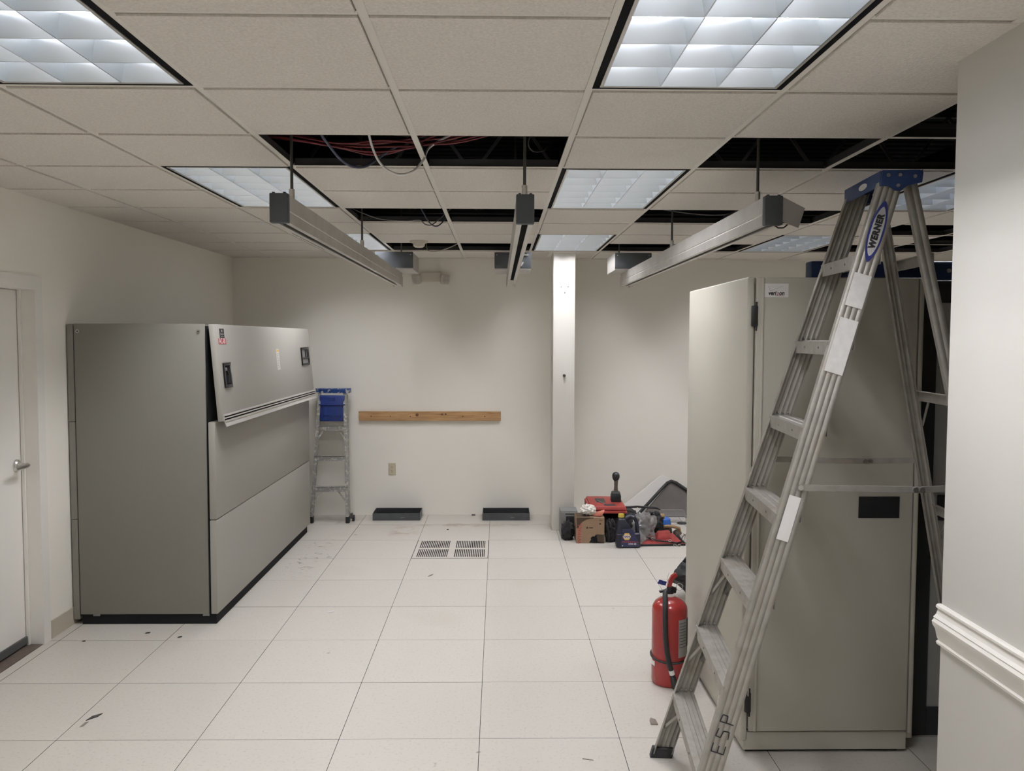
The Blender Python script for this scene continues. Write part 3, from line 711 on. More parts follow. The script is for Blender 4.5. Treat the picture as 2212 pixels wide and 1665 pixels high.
for wd, mm, bo in (('veri', 'ink', 0.0007), ('z', 'redink', 0.0002), ('on', 'ink', 0.0007)):
    o = text('lettering', wd, 0.0245, mm, lg, vzm(0, 1.9245), shear=0.2, bold=bo, sx=0.84)
    xs = [v.co.x for v in o.data.vertices]; zs = [v.co.z for v in o.data.vertices]
    o.data.transform(Matrix.Translation((xr-min(xs), 0, 1.9165-min(zs)))); xr += max(xs)-min(xs)+0.0004
MB().box(1.127, xr, VY0-0.0026, VY0-0.002, 1.9138, 1.9148).build('underline', 'redink', lg)
MB().bar((1.0985, VY0-0.0024, 1.953), (1.105, VY0-0.0024, 1.9345), 0.0006, 0.0012, up=(0, 1, 0)).bar((1.105, VY0-0.0024, 1.9345), (1.158, VY0-0.0024, 1.953), 0.0006, 0.0012, up=(0, 1, 0)).build('tick_mark', 'galv', lg)

# black rack at the far right
rk = thing('server_rack', 'black-framed equipment rack with a grey door glimpsed beside the partition', 'rack', (0, 0, 0))
RX0, RX1, RY0, RY1, RZ = 1.800, 2.420, 3.62, 4.55, 1.990
MB().box(RX0, RX0+0.03, RY0+0.02, RY1, 0, RZ).box(RX1-0.03, RX1, RY0+0.02, RY1, 0, RZ).box(RX0, RX1, RY1-0.02, RY1, 0, RZ).box(RX0, RX1, RY0+0.02, RY1, RZ-0.02, RZ).build('shell', 'rack', rk)
fm = MB().box(RX0, RX0+0.082, RY0, RY0+0.03, 0.0, RZ).box(RX1-0.08, RX1, RY0, RY0+0.03, 0.0, RZ).box(RX0+0.08, RX1-0.08, RY0, RY0+0.03, 0.0, 0.125).box(RX0+0.08, RX1-0.08, RY0, RY0+0.03, RZ-0.095, RZ)
fm.build('front_frame', 'rack', rk, bevel=0.004)
gd = MB().box(RX0+0.080, RX1-0.080, RY0+0.012, RY0+0.026, 0.120, RZ-0.09).build('door', 'rackgrey', rk, bevel=0.003)
lp = MB().box(RX0+0.105, RX0+0.150, RY0-0.004, RY0+0.012, 0.955, 1.065).build('latch', 'rack', gd, bevel=0.004)
MB().box(RX0+0.112, RX0+0.140, RY0-0.007, RY0-0.004, 0.965, 0.990).build('keyhole', 'black', lp)
# blue rail lying across the cabinet tops
br = thing('blue_rail', 'scuffed blue plastic rail lying across the tops of cabinet and rack', 'rail', (1.80, 3.97, VZ1))
MB().box(-0.355, 0.48, -0.04, 0.04, 0.022, 0.108).build('rail_body', 'blue', br, bevel=0.008, smooth=40)
MB().box(-0.360, 0.48, -0.036, 0.036, 0.0, 0.024).build('rail_foot', 'brown', br, bevel=0.003)
for x in (0.285, 0.40): MB().cyl((x, -0.04, 0.065), (x, -0.045, 0.065), 0.010, n=12).build('rivet', 'steel', br, smooth=40)

# ================================================================== TALL STEPLADDER
LD = thing('tall_stepladder', 'tall aluminium stepladder with blue cap standing open at right', 'ladder', (0.611, 3.094, 0), -0.085)
LS, LW0, LW1, LTOP, DZS, RW = 0.300, 0.720, 0.354, 2.300, 0.2885, 0.078
wz = lambda z: LW0 + (LW1-LW0)*z/LTOP
def edge(z, side, dx=0.0, dy=0.0): return Vector((LS*z+dx, side*(wz(z)/2)+dy, z))
def rail_section(w, dep, side, flutes):
    """closed C section, web towards `side`, flanges inwards"""
    o = []; N = flutes*6
    t = 0.003
    for i in range(N+1):
        u = i/N; o.append((u*w, (0.0 + 0.0026*abs(math.sin(math.pi*flutes*u)))*side))
    inn = [(w, -dep*side), (w-t, -dep*side)]
    for i in range(N, -1, -1):
        u = i/N; x = t + u*(w-2*t); inn.append((x, (-t + 0.0022*abs(math.sin(math.pi*flutes*u)))*side))
    inn += [(t, -dep*side), (0, -dep*side)]
    return o + inn
for side in (-1, 1):
    sec = rail_section(RW, 0.026, side, 4)
    za, zb = 0.020, LTOP-0.020
    MB().prism(sec, lambda u, v: edge(za, side, u, v), lambda u, v: edge(zb, side, u, v)).build('front_rail', 'lad', LD, smooth=28)
    p = edge(0, side)
    ft = MB().hexa([(p.x-0.008, p.y-0.016-0.006*side, 0), (p.x+RW+0.006, p.y-0.016-0.006*side, 0), (p.x+RW+0.006, p.y+0.016-0.006*side, 0), (p.x-0.008, p.y+0.016-0.006*side, 0),
                (p.x+0.004, p.y-0.016-0.006*side, 0.042), (p.x+RW+0.016, p.y-0.016-0.006*side, 0.042), (p.x+RW+0.016, p.y+0.016-0.006*side, 0.042), (p.x+0.004, p.y+0.016-0.006*side, 0.042)])
    ft.build('foot', 'rubber', LD, bevel=0.003)
for k in range(1, 8):
    z = k*DZS; L = wz(z)/2-0.004; x0 = LS*z-0.004; x1 = x0+0.084
    st = MB()
    # inverted channel tread with ribs
    pr = [(x0, z-0.046), (x0+0.003, z-0.046), (x0+0.003, z-0.004), (x1-0.003, z-0.004), (x1-0.003, z-0.030), (x1, z-0.030), (x1, z),
          (x1-0.012, z), (x1-0.015, z+0.003), (x1-0.027, z+0.003), (x1-0.030, z), (x1-0.042, z), (x1-0.045, z+0.003), (x1-0.057, z+0.003), (x1-0.060, z), (x0, z)]
    st.prism(pr, lambda u, v: (u, -L, v), lambda u, v: (u, L, v))
    s = st.build('step', 'lad', LD)
    rv = MB()
    for side in (-1, 1):
        for i in range(4): rv.cyl((x0+0.012+i*0.02, side*(L-0.004), z+0.012), (x0+0.012+i*0.02, side*(L-0.012), z+0.012), 0.005, 0.003, n=6)
    rv.build('rivets', 'steel', s)['kind'] = 'stuff'
    for sy_ in (-0.45, 0.35): MB().cyl((x0, sy_*L, z-0.022), (x0-0.0015, sy_*L, z-0.022), 0.004, n=8).build('bolt', 'rod', s)
    if k <= 3:
        for side in (-1, 1):
            b0 = Vector((x0+0.020, side*(L-0.150+0.02*k), z-0.034)); b1 = edge(z-0.155, side, 0.012, -side*0.012)
            MB().bar(b0, b1, 0.011, 0.011).build('diagonal_brace', 'lad', LD)
            b0 = Vector((x1-0.020, side*(L-0.150+0.02*k), z-0.034)); b1 = edge(z-0.150, side, RW-0.01, -side*0.012)
            MB().bar(b0, b1, 0.011, 0.011).build('diagonal_brace', 'lad', LD)
# cap
CXO = LS*LTOP-0.003; CL = 0.372/2
cp_ = MB().box(CXO-0.004, CXO+0.128, -CL, CL, LTOP-0.012, LTOP)
cp_.box(CXO-0.008, CXO-0.002, -CL, CL, LTOP-0.052, LTOP)
cp_.box(CXO+0.122, CXO+0.128, -CL, CL, LTOP-0.038, LTOP)
capo = cp_.build('cap', 'blue', LD, bevel=0.003, smooth=40)
for side in (-1, 1):
    pl = [(CXO-0.006, LTOP-0.050), (CXO+0.020, LTOP-0.052), (CXO+0.040, LTOP-0.066), (CXO+0.060, LTOP-0.068), (CXO+0.078, LTOP-0.052), (CXO+0.128, LTOP-0.040), (CXO+0.131, LTOP-0.006), (CXO+0.120, LTOP+0.001), (CXO-0.002, LTOP+0.001)]
    ya, yb = side*(CL-0.001), side*(CL+0.006)
    MB().prism(pl, lambda u, v: (u, ya, v), lambda u, v: (u, yb, v)).build('cap_side', 'blue', capo, bevel=0.0015)
    for bx, bz in ((0.018, -0.016), (0.056, -0.016), (0.104, -0.020), (0.050, -0.050)):
        MB().cyl((CXO+bx, yb, LTOP+bz), (CXO+bx, yb+side*0.004, LTOP+bz), 0.0065, 0.005, n=12).build('rivet', 'galv', capo, smooth=40)
bdg = MB(); nO = 24
bdg.prism([(0.042*math.cos(2*math.pi*i/nO), 0.011*math.sin(2*math.pi*i/nO)) for i in range(nO)], lambda u, v: (CXO-0.0080, u-0.02, LTOP-0.026+v), lambda u, v: (CXO-0.0088, u-0.02, LTOP-0.026+v))
bd_ = bdg.build('cap_badge', 'decal_silver', capo)
bdg2 = MB().prism([(0.037*math.cos(2*math.pi*i/nO), 0.0085*math.sin(2*math.pi*i/nO)) for i in range(nO)], lambda u, v: (CXO-0.0088, u-0.02, LTOP-0.026+v), lambda u, v: (CXO-0.0093, u-0.02, LTOP-0.026+v))
# rear section
RS = -0.205; RTOP = LTOP-0.022; RXT = CXO+0.082
rwz = lambda z: 0.300 + (0.560-0.300)*(1-z/LTOP)
def redge(z, side, dx=0.0, dy=0.0): return Vector((RXT+(RTOP-z)*0.205+dx, side*rwz(z)/2+dy, z))
for side in (-1, 1):
    sec = rail_section(0.042, 0.020, side, 2)
    MB().prism(sec, lambda u, v: redge(0.02, side, u, v), lambda u, v: redge(RTOP, side, u, v)).build('rear_rail', 'lad', LD, smooth=28)
    p = redge(0, side)
    MB().hexa([(p.x-0.006, p.y-0.014, 0), (p.x+0.052, p.y-0.014, 0), (p.x+0.052, p.y+0.014, 0), (p.x-0.006, p.y+0.014, 0),
               (p.x-0.010, p.y-0.014, 0.04), (p.x+0.046, p.y-0.014, 0.04), (p.x+0.046, p.y+0.014, 0.04), (p.x-0.010, p.y+0.014, 0.04)]).build('foot', 'rubber', LD, bevel=0.003)
for z in (2.010, 1.525, 1.085, 0.645, 0.25):
    a = redge(z, -1, 0.046, 0.004); b = redge(z, 1, 0.046, -0.004)
    MB().bar(a, b, 0.004, 0.036).bar(a+Vector((-0.006, 0, 0.018)), b+Vector((-0.006, 0, 0.018)), 0.016, 0.003).build('rear_brace', 'lad', LD)
    if z < 1.9:
        for side in (-1, 1):
            MB().bar(redge(z, side, 0.048, -side*0.11), redge(z-0.11, side, 0.048, -side*0.006), 0.004, 0.016).build('diagonal_brace', 'lad', LD)
# spreaders
for side, zf, zr in ((-1, 1.245, 1.245), (1, 1.265, 1.275)):
    a = edge(zf, side, 0.045, side*0.010); b = redge(zr, side, 0.040, side*0.010); m_ = (a+b)/2 + Vector((0.10, 0, -0.006))
    spo = MB().bar(a, m_, 0.003, 0.022).bar(m_+Vector((-0.02, side*0.003, 0)), b, 0.003, 0.022).build('spreader', 'lad', LD, bevel=0.001)
    for q in (a, b, m_, m_+Vector((-0.02, 0, 0))):
        MB().cyl(q-Vector((0, 0.006, 0)), q+Vector((0, 0.006, 0)), 0.009, n=12).build('pivot', 'steel', spo, smooth=40)
# decals on the near rail, outer face
def rail_frame(z, off=0.0045): # x along the rail upwards, y towards the front edge
    p = edge(z, -1, RW/2, -off)
    u = (edge(z+0.1, -1)-edge(z, -1)).normalized()
    n = Vector((0, -1, 0)); v = n.cross(u)
    return frame(p, u, v)
def rail_plate(name, z0, z1, w, m, off=0.0040, poly=None, parent=None, th=0.0006):
    fm_ = rail_frame((z0+z1)/2, off); L = (z1-z0)*1.045/2
    if poly is None: poly = [(-L, -w/2), (L, -w/2), (L, w/2), (-L, w/2)]
    return MB().prism(poly, lambda u, v: fm_ @ Vector((u, v, 0)), lambda u, v: fm_ @ Vector((u, v, th))).build(name, m, parent or LD)
rail_plate('sticker', 1.845, 1.955, 0.058, 'sticker'); rail_plate('sticker', 1.625, 1.805, 0.062, 'sticker'); rail_plate('sticker', 1.068, 1.215, 0.040, 'white')
eye = lambda L, W, n=28: [(L*math.cos(2*math.pi*i/n), W*math.sin(2*math.pi*i/n)*(abs(math.sin(2*math.pi*i/n))**0.25)) for i in range(n)]
dcl = rail_plate('decal', 2.000, 2.195, 0, 'decal_blue', poly=eye(0.106, 0.0255))
rail_plate('decal_field', 2.000, 2.195, 0, 'decal_silver', 0.0047, poly=[(u, max(-0.0185, min(0.0185, v))) for u, v in eye(0.086, 0.0200)], parent=dcl)
text('lettering', 'WERNER', 0.0285, 'ink', dcl, rail_frame(2.0975, 0.0057), bold=0.0020, sx=0.94, space=1.14)
wr = MB()
fz = rail_frame(0.425, 0.0046)
strokes = {'E': [[(-.5,.5),(-.5,-.5),(.45,-.5)], [(-.5,.5),(.45,.5)], [(-.5,0),(.3,0)]], 'S': [[(.5,.42),(-.4,.5),(-.45,.1),(.35,0),(.4,-.45),(-.45,-.5)]], 'P': [[(-.4,-.6),(-.4,.5),(.4,.42),(.38,.0),(-.4,-.02)]]}
for i, ch in enumerate('ESP'):
    for stp in strokes[ch]:
        pts = [fz @ Vector(((i-1)*0.050 + q[0]*0.030, q[1]*0.042, 0.0003)) for q in stp]
        for a, b in zip(pts, pts[1:]): wr.bar(a, b, 0.0036, 0.0008, up=(0, 1, 0))
wr.build('lettering', 'ink', LD)

# ================================================================== SMALL SPLATTERED LADDER
SL = thing('small_stepladder', 'short paint-splattered folded stepladder leaning behind the grey cooling unit', 'ladder', (-1.588, 7.93, 0))
SH, SB = 1.245, 0.205     # top height, lean back towards the wall
sed = lambda z, side, dx=0, dy=0: Vector((side*(0.185-0.052*z/SH)+dx, SB*z/SH+dy, z))
for side in (-1, 1):
    MB().prism([(0, 0), (-0.030*side, 0), (-0.030*side, 0.004), (-0.004*side, 0.004), (-0.004*side, 0.052), (0, 0.052)], lambda u, v: sed(0.055, side, u, v), lambda u, v: sed(SH-0.02, side, u, v)).build('front_rail', 'ladold', SL)
    MB().prism([(0, 0), (-0.024*side, 0), (-0.024*side, 0.004), (-0.004*side, 0.004), (-0.004*side, 0.036), (0, 0.036)], lambda u, v: sed(0.055, side, u, v+0.062), lambda u, v: sed(SH-0.05, side, u, v+0.062)).build('rear_rail', 'ladold', SL)
    p = sed(0.03, side)
    MB().box(p.x-0.030 if side > 0 else p.x-0.004, p.x+0.004 if side > 0 else p.x+0.030, p.y-0.003, p.y+0.055, 0.0, 0.062).build('foot', 'rubber', SL, bevel=0.003)
    cq = MB().cyl((p.x+0.018*side, p.y+0.105, 0.030), (p.x+0.036*side, p.y+0.105, 0.030), 0.030, n=18).build('caster', 'rubber', SL, smooth=40)
    MB().box(min(p.x, p.x+0.02*side), max(p.x, p.x+0.02*side), p.y+0.080, p.y+0.125, 0.028, 0.075).build('caster_fork', 'rod', cq)
for z in (0.905, 0.622, 0.335):
    a = sed(z, -1, 0.004); b = sed(z, 1, -0.004)
    s = MB().box(a.x, b.x, a.y-0.003, a.y, z-0.045, z).box(a.x, b.x, a.y-0.003, a.y+0.062, z-0.003, z).build('step', 'ladold', SL)
    if z != 0.622:
        for side in (-1, 1):
            MB().bar((a.x*-side*0.5 if False else side*0.075, a.y+0.01, z-0.04), sed(z-0.15, side, -side*0.012, 0.004), 0.014, 0.004, up=(0, 1, 0)).build('diagonal_brace', 'ladold', SL)
MB().box(-0.165, 0.165, SB-0.018, SB+0.10, SH-0.030, SH+0.012).build('cap', 'bluesplat', SL, bevel=0.004)
tr = MB().box(-0.120, 0.122, SB-0.018, SB+0.004, 0.945, 1.195).build('tool_tray', 'bluedk', SL, bevel=0.008, smooth=40)
tb = MB().box(-0.124, 0.126, SB-0.028, SB-0.016, 1.100, 1.110).box(-0.10, -0.02, SB-0.024, SB-0.016, 0.995, 1.003).box(0.03, 0.11, SB-0.024, SB-0.016, 0.995, 1.003).box(-0.085, -0.077, SB-0.024, SB-0.016, 0.955, 1.10).box(0.085, 0.093, SB-0.024, SB-0.016, 0.955, 1.10)
tb.build('tray_rib', 'bluedk', tr)
MB().box(-0.03, 0.03, SB-0.022, SB-0.017, 1.14, 1.175).build('tray_boss', 'bluedk', tr, bevel=0.004)

# ================================================================== BACK-WALL FITTINGS
wb = thing('timber_board', 'knotty pine board screwed to the back wall', 'board', (-0.670, YB, 0.980))
MB().box(-0.694, 0.694, -0.036, 0, -0.045, 0.045).build('plank', 'wood', wb, bevel=0.003)
for x in (-0.573, -0.385, -0.19, 0.322, 0.538): MB().cyl((x, -0.0355, -0.002), (x, -0.0375, -0.002), 0.0055, n=10).build('screw', 'debris', wb)
for x, z, s in ((-0.125, 0.012, 0.017), (0.12, 0.018, 0.013), (0.155, 0.020, 0.010)): MB().cyl((x, -0.0352, z), (x, -0.0366, z), s, s*0.8, n=14).build('knot', 'knot', wb)
ol = thing('wall_outlet', 'almond duplex socket plate low on the back wall', 'outlet', (-1.045, YB, 0.455))
MB().box(-0.036, 0.036, -0.006, 0, -0.060, 0.060).build('plate', 'almond', ol, bevel=0.003)
for z in (-0.020, 0.020):
    f_ = MB().cyl((0, -0.006, z), (0, -0.009, z), 0.0165, n=20).build('socket', 'almond', ol, smooth=40)
    MB().box(-0.0085, -0.0055, -0.0096, -0.009, z-0.002, z+0.008).box(0.0055, 0.0085, -0.0096, -0.009, z-0.002, z+0.008).cyl((0, -0.009, z-0.008), (0, -0.0096, z-0.008), 0.003, n=8).build('slots', 'ink', f_)
el = thing('emergency_light', 'off-white twin-head emergency light high on the back wall', 'emergency light', (-0.655, YB, 2.325))
MB().box(-0.10, 0.10, -0.055, 0, -0.035, 0.055).build('housing', 'offwhite', el, bevel=0.010, smooth=40, seg=3)
for side in (-1, 1):
    c0 = Vector((side*0.128, -0.050, -0.012)); nn = Vector((side*0.55, -1.0, -0.35)).normalized(); uu = nn.cross(Vector((0, 0, 1))).normalized(); vv = uu.cross(nn)
    q = lambda d, a: [c0+nn*d-uu*a-vv*a, c0+nn*d+uu*a-vv*a, c0+nn*d+uu*a+vv*a, c0+nn*d-uu*a+vv*a]
    hb = MB().hexa(q(-0.03, 0.032)+q(0.035, 0.048)).build('lamp_head', 'offwhite', el, bevel=0.010, smooth=40, seg=3)
    lens = MB()
    for i in range(3):
        for j in range(3):
            cc = c0+nn*0.036+uu*((i-1)*0.026)+vv*((j-1)*0.026); a_ = 0.0115
            lens.hexa([cc-uu*a_-vv*a_, cc+uu*a_-vv*a_, cc+uu*a_+vv*a_, cc-uu*a_+vv*a_]+[cc+nn*0.004-uu*a_*.6-vv*a_*.6, cc+nn*0.004+uu*a_*.6-vv*a_*.6, cc+nn*0.004+uu*a_*.6+vv*a_*.6, cc+nn*0.004-uu*a_*.6+vv*a_*.6])
    lens.build('lens', 'acrail', hb)
for x0, lab in ((-1.199, 'left charcoal open tray on the floor by the back wall'), (-0.150, 'right charcoal open tray on the floor by the back wall')):
    t = thing('cable_tray', lab, 'tray', (x0+0.226, 8.06, 0), group='charcoal floor trays')
    MB().box(-0.226, 0.226, 0, 0.004, 0, 0.070).build('front_lip', 'traygrey', t, bevel=0.001)
    MB().box(-0.226, 0.226, 0.004, 0.245, 0, 0.004).build('bottom', 'rack', t)  # bottom and back lip coloured blacker to paint in shade inside the tray
    MB().box(-0.226, 0.226, 0.241, 0.245, 0.004, 0.074).build('back_lip', 'rack', t)
    for side in (-1, 1):
        xx = side*0.226
        MB().prism([(0.004, 0.004), (0.241, 0.004), (0.241, 0.074), (0.13, 0.072), (0.004, 0.066)], lambda u, v: (xx, u, v), lambda u, v: (xx-side*0.004, u, v)).build('side_lip', 'traygrey', t)
    MB().box(0.04, 0.08, -0.001, 0, 0.028, 0.032).build('marking', 'galv', t)
# floor grille
gx0, gx1, gy0, gy1 = FX(-1), FX(0), FY(2), FY(1)
gr = thing('floor_grille', 'white slotted ventilation grille panel set in the floor', 'vent', ((gx0+gx1)/2, (gy0+gy1)/2, 0))
g2 = T/2-0.004
MB().box(-T/2+G, T/2-G, -T/2+G, T/2-G, -0.034, -0.030).build('well', 'blackm', gr)
fr_ = ring(MB(), 2*g2, 2*g2, 2*g2-0.05, 2*g2-0.07, -0.030, 0.001)
fr_.box(-0.024, 0.024, -g2+0.035, g2-0.035, -0.030, 0.001).box(-g2+0.025, -0.024, -0.022, 0.022, -0.030, 0.001).box(0.024, g2-0.025, -0.022, 0.022, -0.030, 0.001)
topside(fr_.build('frame', 'floor', gr).data, 'floor', 'sub')
for sx in (-1, 1):
    for sy_ in (-1, 1):
        sl_ = MB(); xa, xb = sorted((sx*0.024, sx*(g2-0.025))); ya, yb = sorted((sy_*0.022, sy_*(g2-0.035)))
        nsl = 17; p_ = (xb-xa)/nsl
        for i in range(nsl): sl_.box(xa+i*p_, xa+i*p_+p_*0.5, ya, yb, -0.012, 0.0005)
        sl_.box(xa+nsl*p_-0.001, xb, ya, yb, -0.012, 0.0005)
        topside(sl_.build('slat_bank', 'floor', gr).data, 'floor', 'sub')  # side faces coloured dark, putting shade into the slots

# ================================================================== FIRE EXTINGUISHER
fe = thing('fire_extinguisher', 'red fire extinguisher with black hose standing beside the putty cabinet', 'fire extinguisher', (0.868, 4.215, 0))
R_ = 0.089
MB().lathe([(0.080, 0), (0.084, 0.003), (R_, 0.018), (R_, 0.375), (0.086, 0.395), (0.074, 0.415), (0.054, 0.430), (0.030, 0.440), (0.022, 0.444)], 48).build('cylinder', 'extred', fe, smooth=35)
MB().cyl((0, 0, 0.440), (0, 0, 0.456), 0.024, n=20).build('neck_ring', 'white', fe, smooth=40)
vl = MB().cyl((0, 0, 0.452), (0, 0, 0.492), 0.017, n=16).bar((0.0, 0, 0.478), (0.030, 0.01, 0.470), 0.022, 0.028).bar((0, 0, 0.474), (-0.055, -0.01, 0.468), 0.018, 0.010).build('valve', 'black', fe, bevel=0.002, smooth=40)
MB().tube([(-0.006, 0, 0.488), (0.000, 0, 0.515), (0.012, -0.002, 0.540), (0.032, -0.004, 0.556)], 0.013, n=4, rs=[0.015, 0.016, 0.016, 0.014]).build('lever', 'extred', fe, bevel=0.003)
MB().tube([(-0.020, -0.020, 0.476), (-0.034, -0.045, 0.470), (-0.040, -0.080, 0.43), (-0.042, -0.094, 0.36), (-0.040, -0.100, 0.27), (-0.032, -0.102, 0.19), (-0.018, -0.102, 0.125), (-0.008, -0.100, 0.095)], 0.0125, n=14).build('hose', 'rubber', fe, smooth=60)
MB().cyl((-0.010, -0.1005, 0.100), (-0.004, -0.100, 0.078), 0.0135, n=16).build('hose_band', 'white', fe, smooth=40)
MB().cyl((-0.004, -0.100, 0.078), (0.014, -0.098, 0.012), 0.012, 0.019, n=16).build('nozzle', 'rubber', fe, smooth=40)
MB().tube([((R_+0.003)*math.cos(t*math.pi/18), (R_+0.003)*math.sin(t*math.pi/18), 0.142-0.012*math.cos((t-27)*math.pi/18)) for t in range(36)], 0.0055, n=8, closed=True).build('strap', 'rubber', fe, smooth=60)
lbm = MB(); a0, a1, nn = -1.25, 0.15, 14
for i in range(nn):
    t0, t1 = a0+(a1-a0)*i/nn, a0+(a1-a0)*(i+1)/nn; rr = R_+0.0006
    lbm.add([(rr*math.cos(t0), rr*math.sin(t0), 0.155), (rr*math.cos(t1), rr*math.sin(t1), 0.155), (rr*math.cos(t1), rr*math.sin(t1), 0.345), (rr*math.cos(t0), rr*math.sin(t0), 0.345)], [(0, 1, 2, 3)])
lbo = lbm.build('instruction_label', 'extlab', fe, smooth=60)
pt = MB(); rr = R_+0.0011
def patch(t0, t1, z0, z1):
    n = 4
    for i in range(n):
        u0, u1 = t0+(t1-t0)*i/n, t0+(t1-t0)*(i+1)/n
        pt.add([(rr*math.cos(u0), rr*math.sin(u0), z0), (rr*math.cos(u1), rr*math.sin(u1), z0), (rr*math.cos(u1), rr*math.sin(u1), z1), (rr*math.cos(u0), rr*math.sin(u0), z1)], [(0, 1, 2, 3)])
patch(-0.58, 0.12, 0.20, 0.34)
for i in range(9): patch(-1.2, -0.66, 0.205+i*0.015, 0.2075+i*0.015)
pt.build('label_print', 'ink', lbo)
MB().tube([(0.045+0.017*math.cos(t*math.pi/8), -0.012, 0.492+0.017*math.sin(t*math.pi/8)) for t in range(16)], 0.0015, n=6, closed=True).build('safety_pin', 'steel', fe, smooth=60)
sg = MB().tube([(-0.004, -0.012, 0.50), (-0.020, -0.015, 0.530), (-0.008, -0.012, 0.565)], 0.0010, n=5).build('seal_wire', 'steel', fe)
MB().hexa([(-0.068, -0.02, 0.512), (-0.026, -0.016, 0.500), (-0.026, -0.013, 0.500), (-0.068, -0.017, 0.512), (-0.058, -0.02, 0.532), (-0.020, -0.016, 0.520), (-0.020, -0.013, 0.520), (-0.058, -0.017, 0.532)]).build('blue_tag', 'decal_blue', fe)
wtag = MB().cyl((-0.0905, 0.0, 0.090), (-0.0905, 0.0, 0.120), 0.001, n=4); wtag = MB()
for i in range(5):
    u0, u1 = math.pi*1.02+0.45*i/5-0.05, math.pi*1.02+0.45*(i+1)/5-0.05
    wtag.add([(rr*math.cos(u0), rr*math.sin(u0), 0.098), (rr*math.cos(u1), rr*math.sin(u1), 0.098), (rr*math.cos(u1), rr*math.sin(u1), 0.122), (rr*math.cos(u0), rr*math.sin(u0), 0.122)], [(0, 1, 2, 3)])
wtag.build('inspection_sticker', 'white', fe, smooth=60)
# black bag behind the cabinet
tag(MB().blob((1.52, 5.60, 0.150), 0.33, 0.24, 0.165, 0.20, 2.6, 4.2, nu=36, nv=24, floor=0.0).build('trash_bag', 'bagblk', smooth=35), 'black plastic bag poking out behind the putty cabinet', 'bag')

# ================================================================== PILE BY THE COLUMN
sbx = thing('steel_box', 'small grey steel equipment box beside the column foot', 'box', (0.625, 7.42, 0))
MB().box(-0.075, 0.075, -0.02, 0.16, 0, 0.228).build('case', 'galv', sbx, bevel=0.004)
MB().box(-0.068, 0.068, -0.024, -0.020, 0.005, 0.215)  .build('front', 'galv', sbx, bevel=0.002)
MB().box(-0.028, 0.042, -0.026, -0.024, 0.115, 0.180).build('screen', 'ink', sbx)
MB().box(-0.035, 0.045, -0.0255, -0.024, 0.195, 0.204).build('nameplate', 'black', sbx)
tag(MB().blob((0.605, 7.30, 0.070), 0.052, 0.062, 0.085, 0.30, 3.2, 1.3, nu=34, nv=22, floor=0.0, sq=0.8).build('black_pouch', 'nylonblk', smooth=40), 'crumpled black fabric pouch in front of the grey steel box', 'pouch')
cb = thing('carton', 'torn brown cardboard wipes carton in front of the red case', 'box', (0.786, 7.15, 0))
MB().box(-0.119, 0.119, 0, 0.20, 0, 0.222).build('carton_body', 'carton', cb, bevel=0.002)
cf = []
arc = [(-0.100+0.125*(1-math.cos(t*math.pi/20)), 0.125+0.088*math.sin(t*math.pi/20)) for t in range(11)]
MB().prism([(-0.1185, 0.221), (-0.1185, 0.130)] + arc[0:] + [(0.026, 0.221)], lambda u, v: (u, -0.0002, v), lambda u, v: (u, -0.0010, v)).build('dark_print', 'cartdk', cb)
hole = [(-0.012, 0.006), (0.006, 0.030), (0.002, 0.046), (0.020, 0.060), (0.036, 0.058), (0.046, 0.075), (0.060, 0.060), (0.076, 0.030), (0.110, 0.004), (0.04, 0.002)]
MB().prism(hole, lambda u, v: (u, -0.0002, v), lambda u, v: (u, -0.0012, v)).build('torn_hole', 'blackm', cb)
MB().hexa([(0.060, -0.004, 0.012), (0.112, -0.012, 0.004), (0.114, -0.002, 0.004), (0.062, 0.0, 0.012), (0.050, -0.006, 0.078), (0.112, -0.014, 0.074), (0.114, -0.002, 0.074), (0.052, 0, 0.078)]).build('plastic_liner', 'cartdk', cb, bevel=0.006)
MB().box(-0.117, -0.005, 0.005, 0.19, 0.221, 0.2235).build('top_flap', 'cartdk', cb)
text('lettering', 'WYPALL', 0.040, 'redink', cb, frame((-0.092, -0.0014, 0.083), (0, 0, 1), (-1, 0, 0)), bold=0.0006, sx=1.15)
text('lettering', '3851', 0.014, 'cartdk', cb, frame((0.088, -0.0014, 0.196), (1, 0, 0), (0, 0, 1)), bold=0.0004)
MB().box(-0.035, -0.020, -0.0011, -0.0003, 0.125, 0.141).box(-0.012, 0.022, -0.0011, -0.0003, 0.128, 0.137).box(0.075, 0.090, -0.0011, -0.0003, 0.160, 0.174).build('small_print', 'cartdk', cb)
tag(MB().blob((0.775, 7.235, 0.272), 0.062, 0.055, 0.042, 0.42, 3.0, 2.2, nu=36, nv=24).build('paper_towel', 'paper', smooth=25), 'crumpled white paper towel on top of the cardboard carton', 'paper')
tag(MB().hexa([(0.800, 7.20, 0.224), (0.880, 7.16, 0.224), (0.890, 7.24, 0.224), (0.830, 7.27, 0.224), (0.835, 7.19, 0.246), (0.915, 7.17, 0.275), (0.915, 7.22, 0.280), (0.850, 7.25, 0.252)]).build('rag', 'glove', bevel=0.010, smooth=40), 'coral orange work rag draped over the carton corner', 'rag')
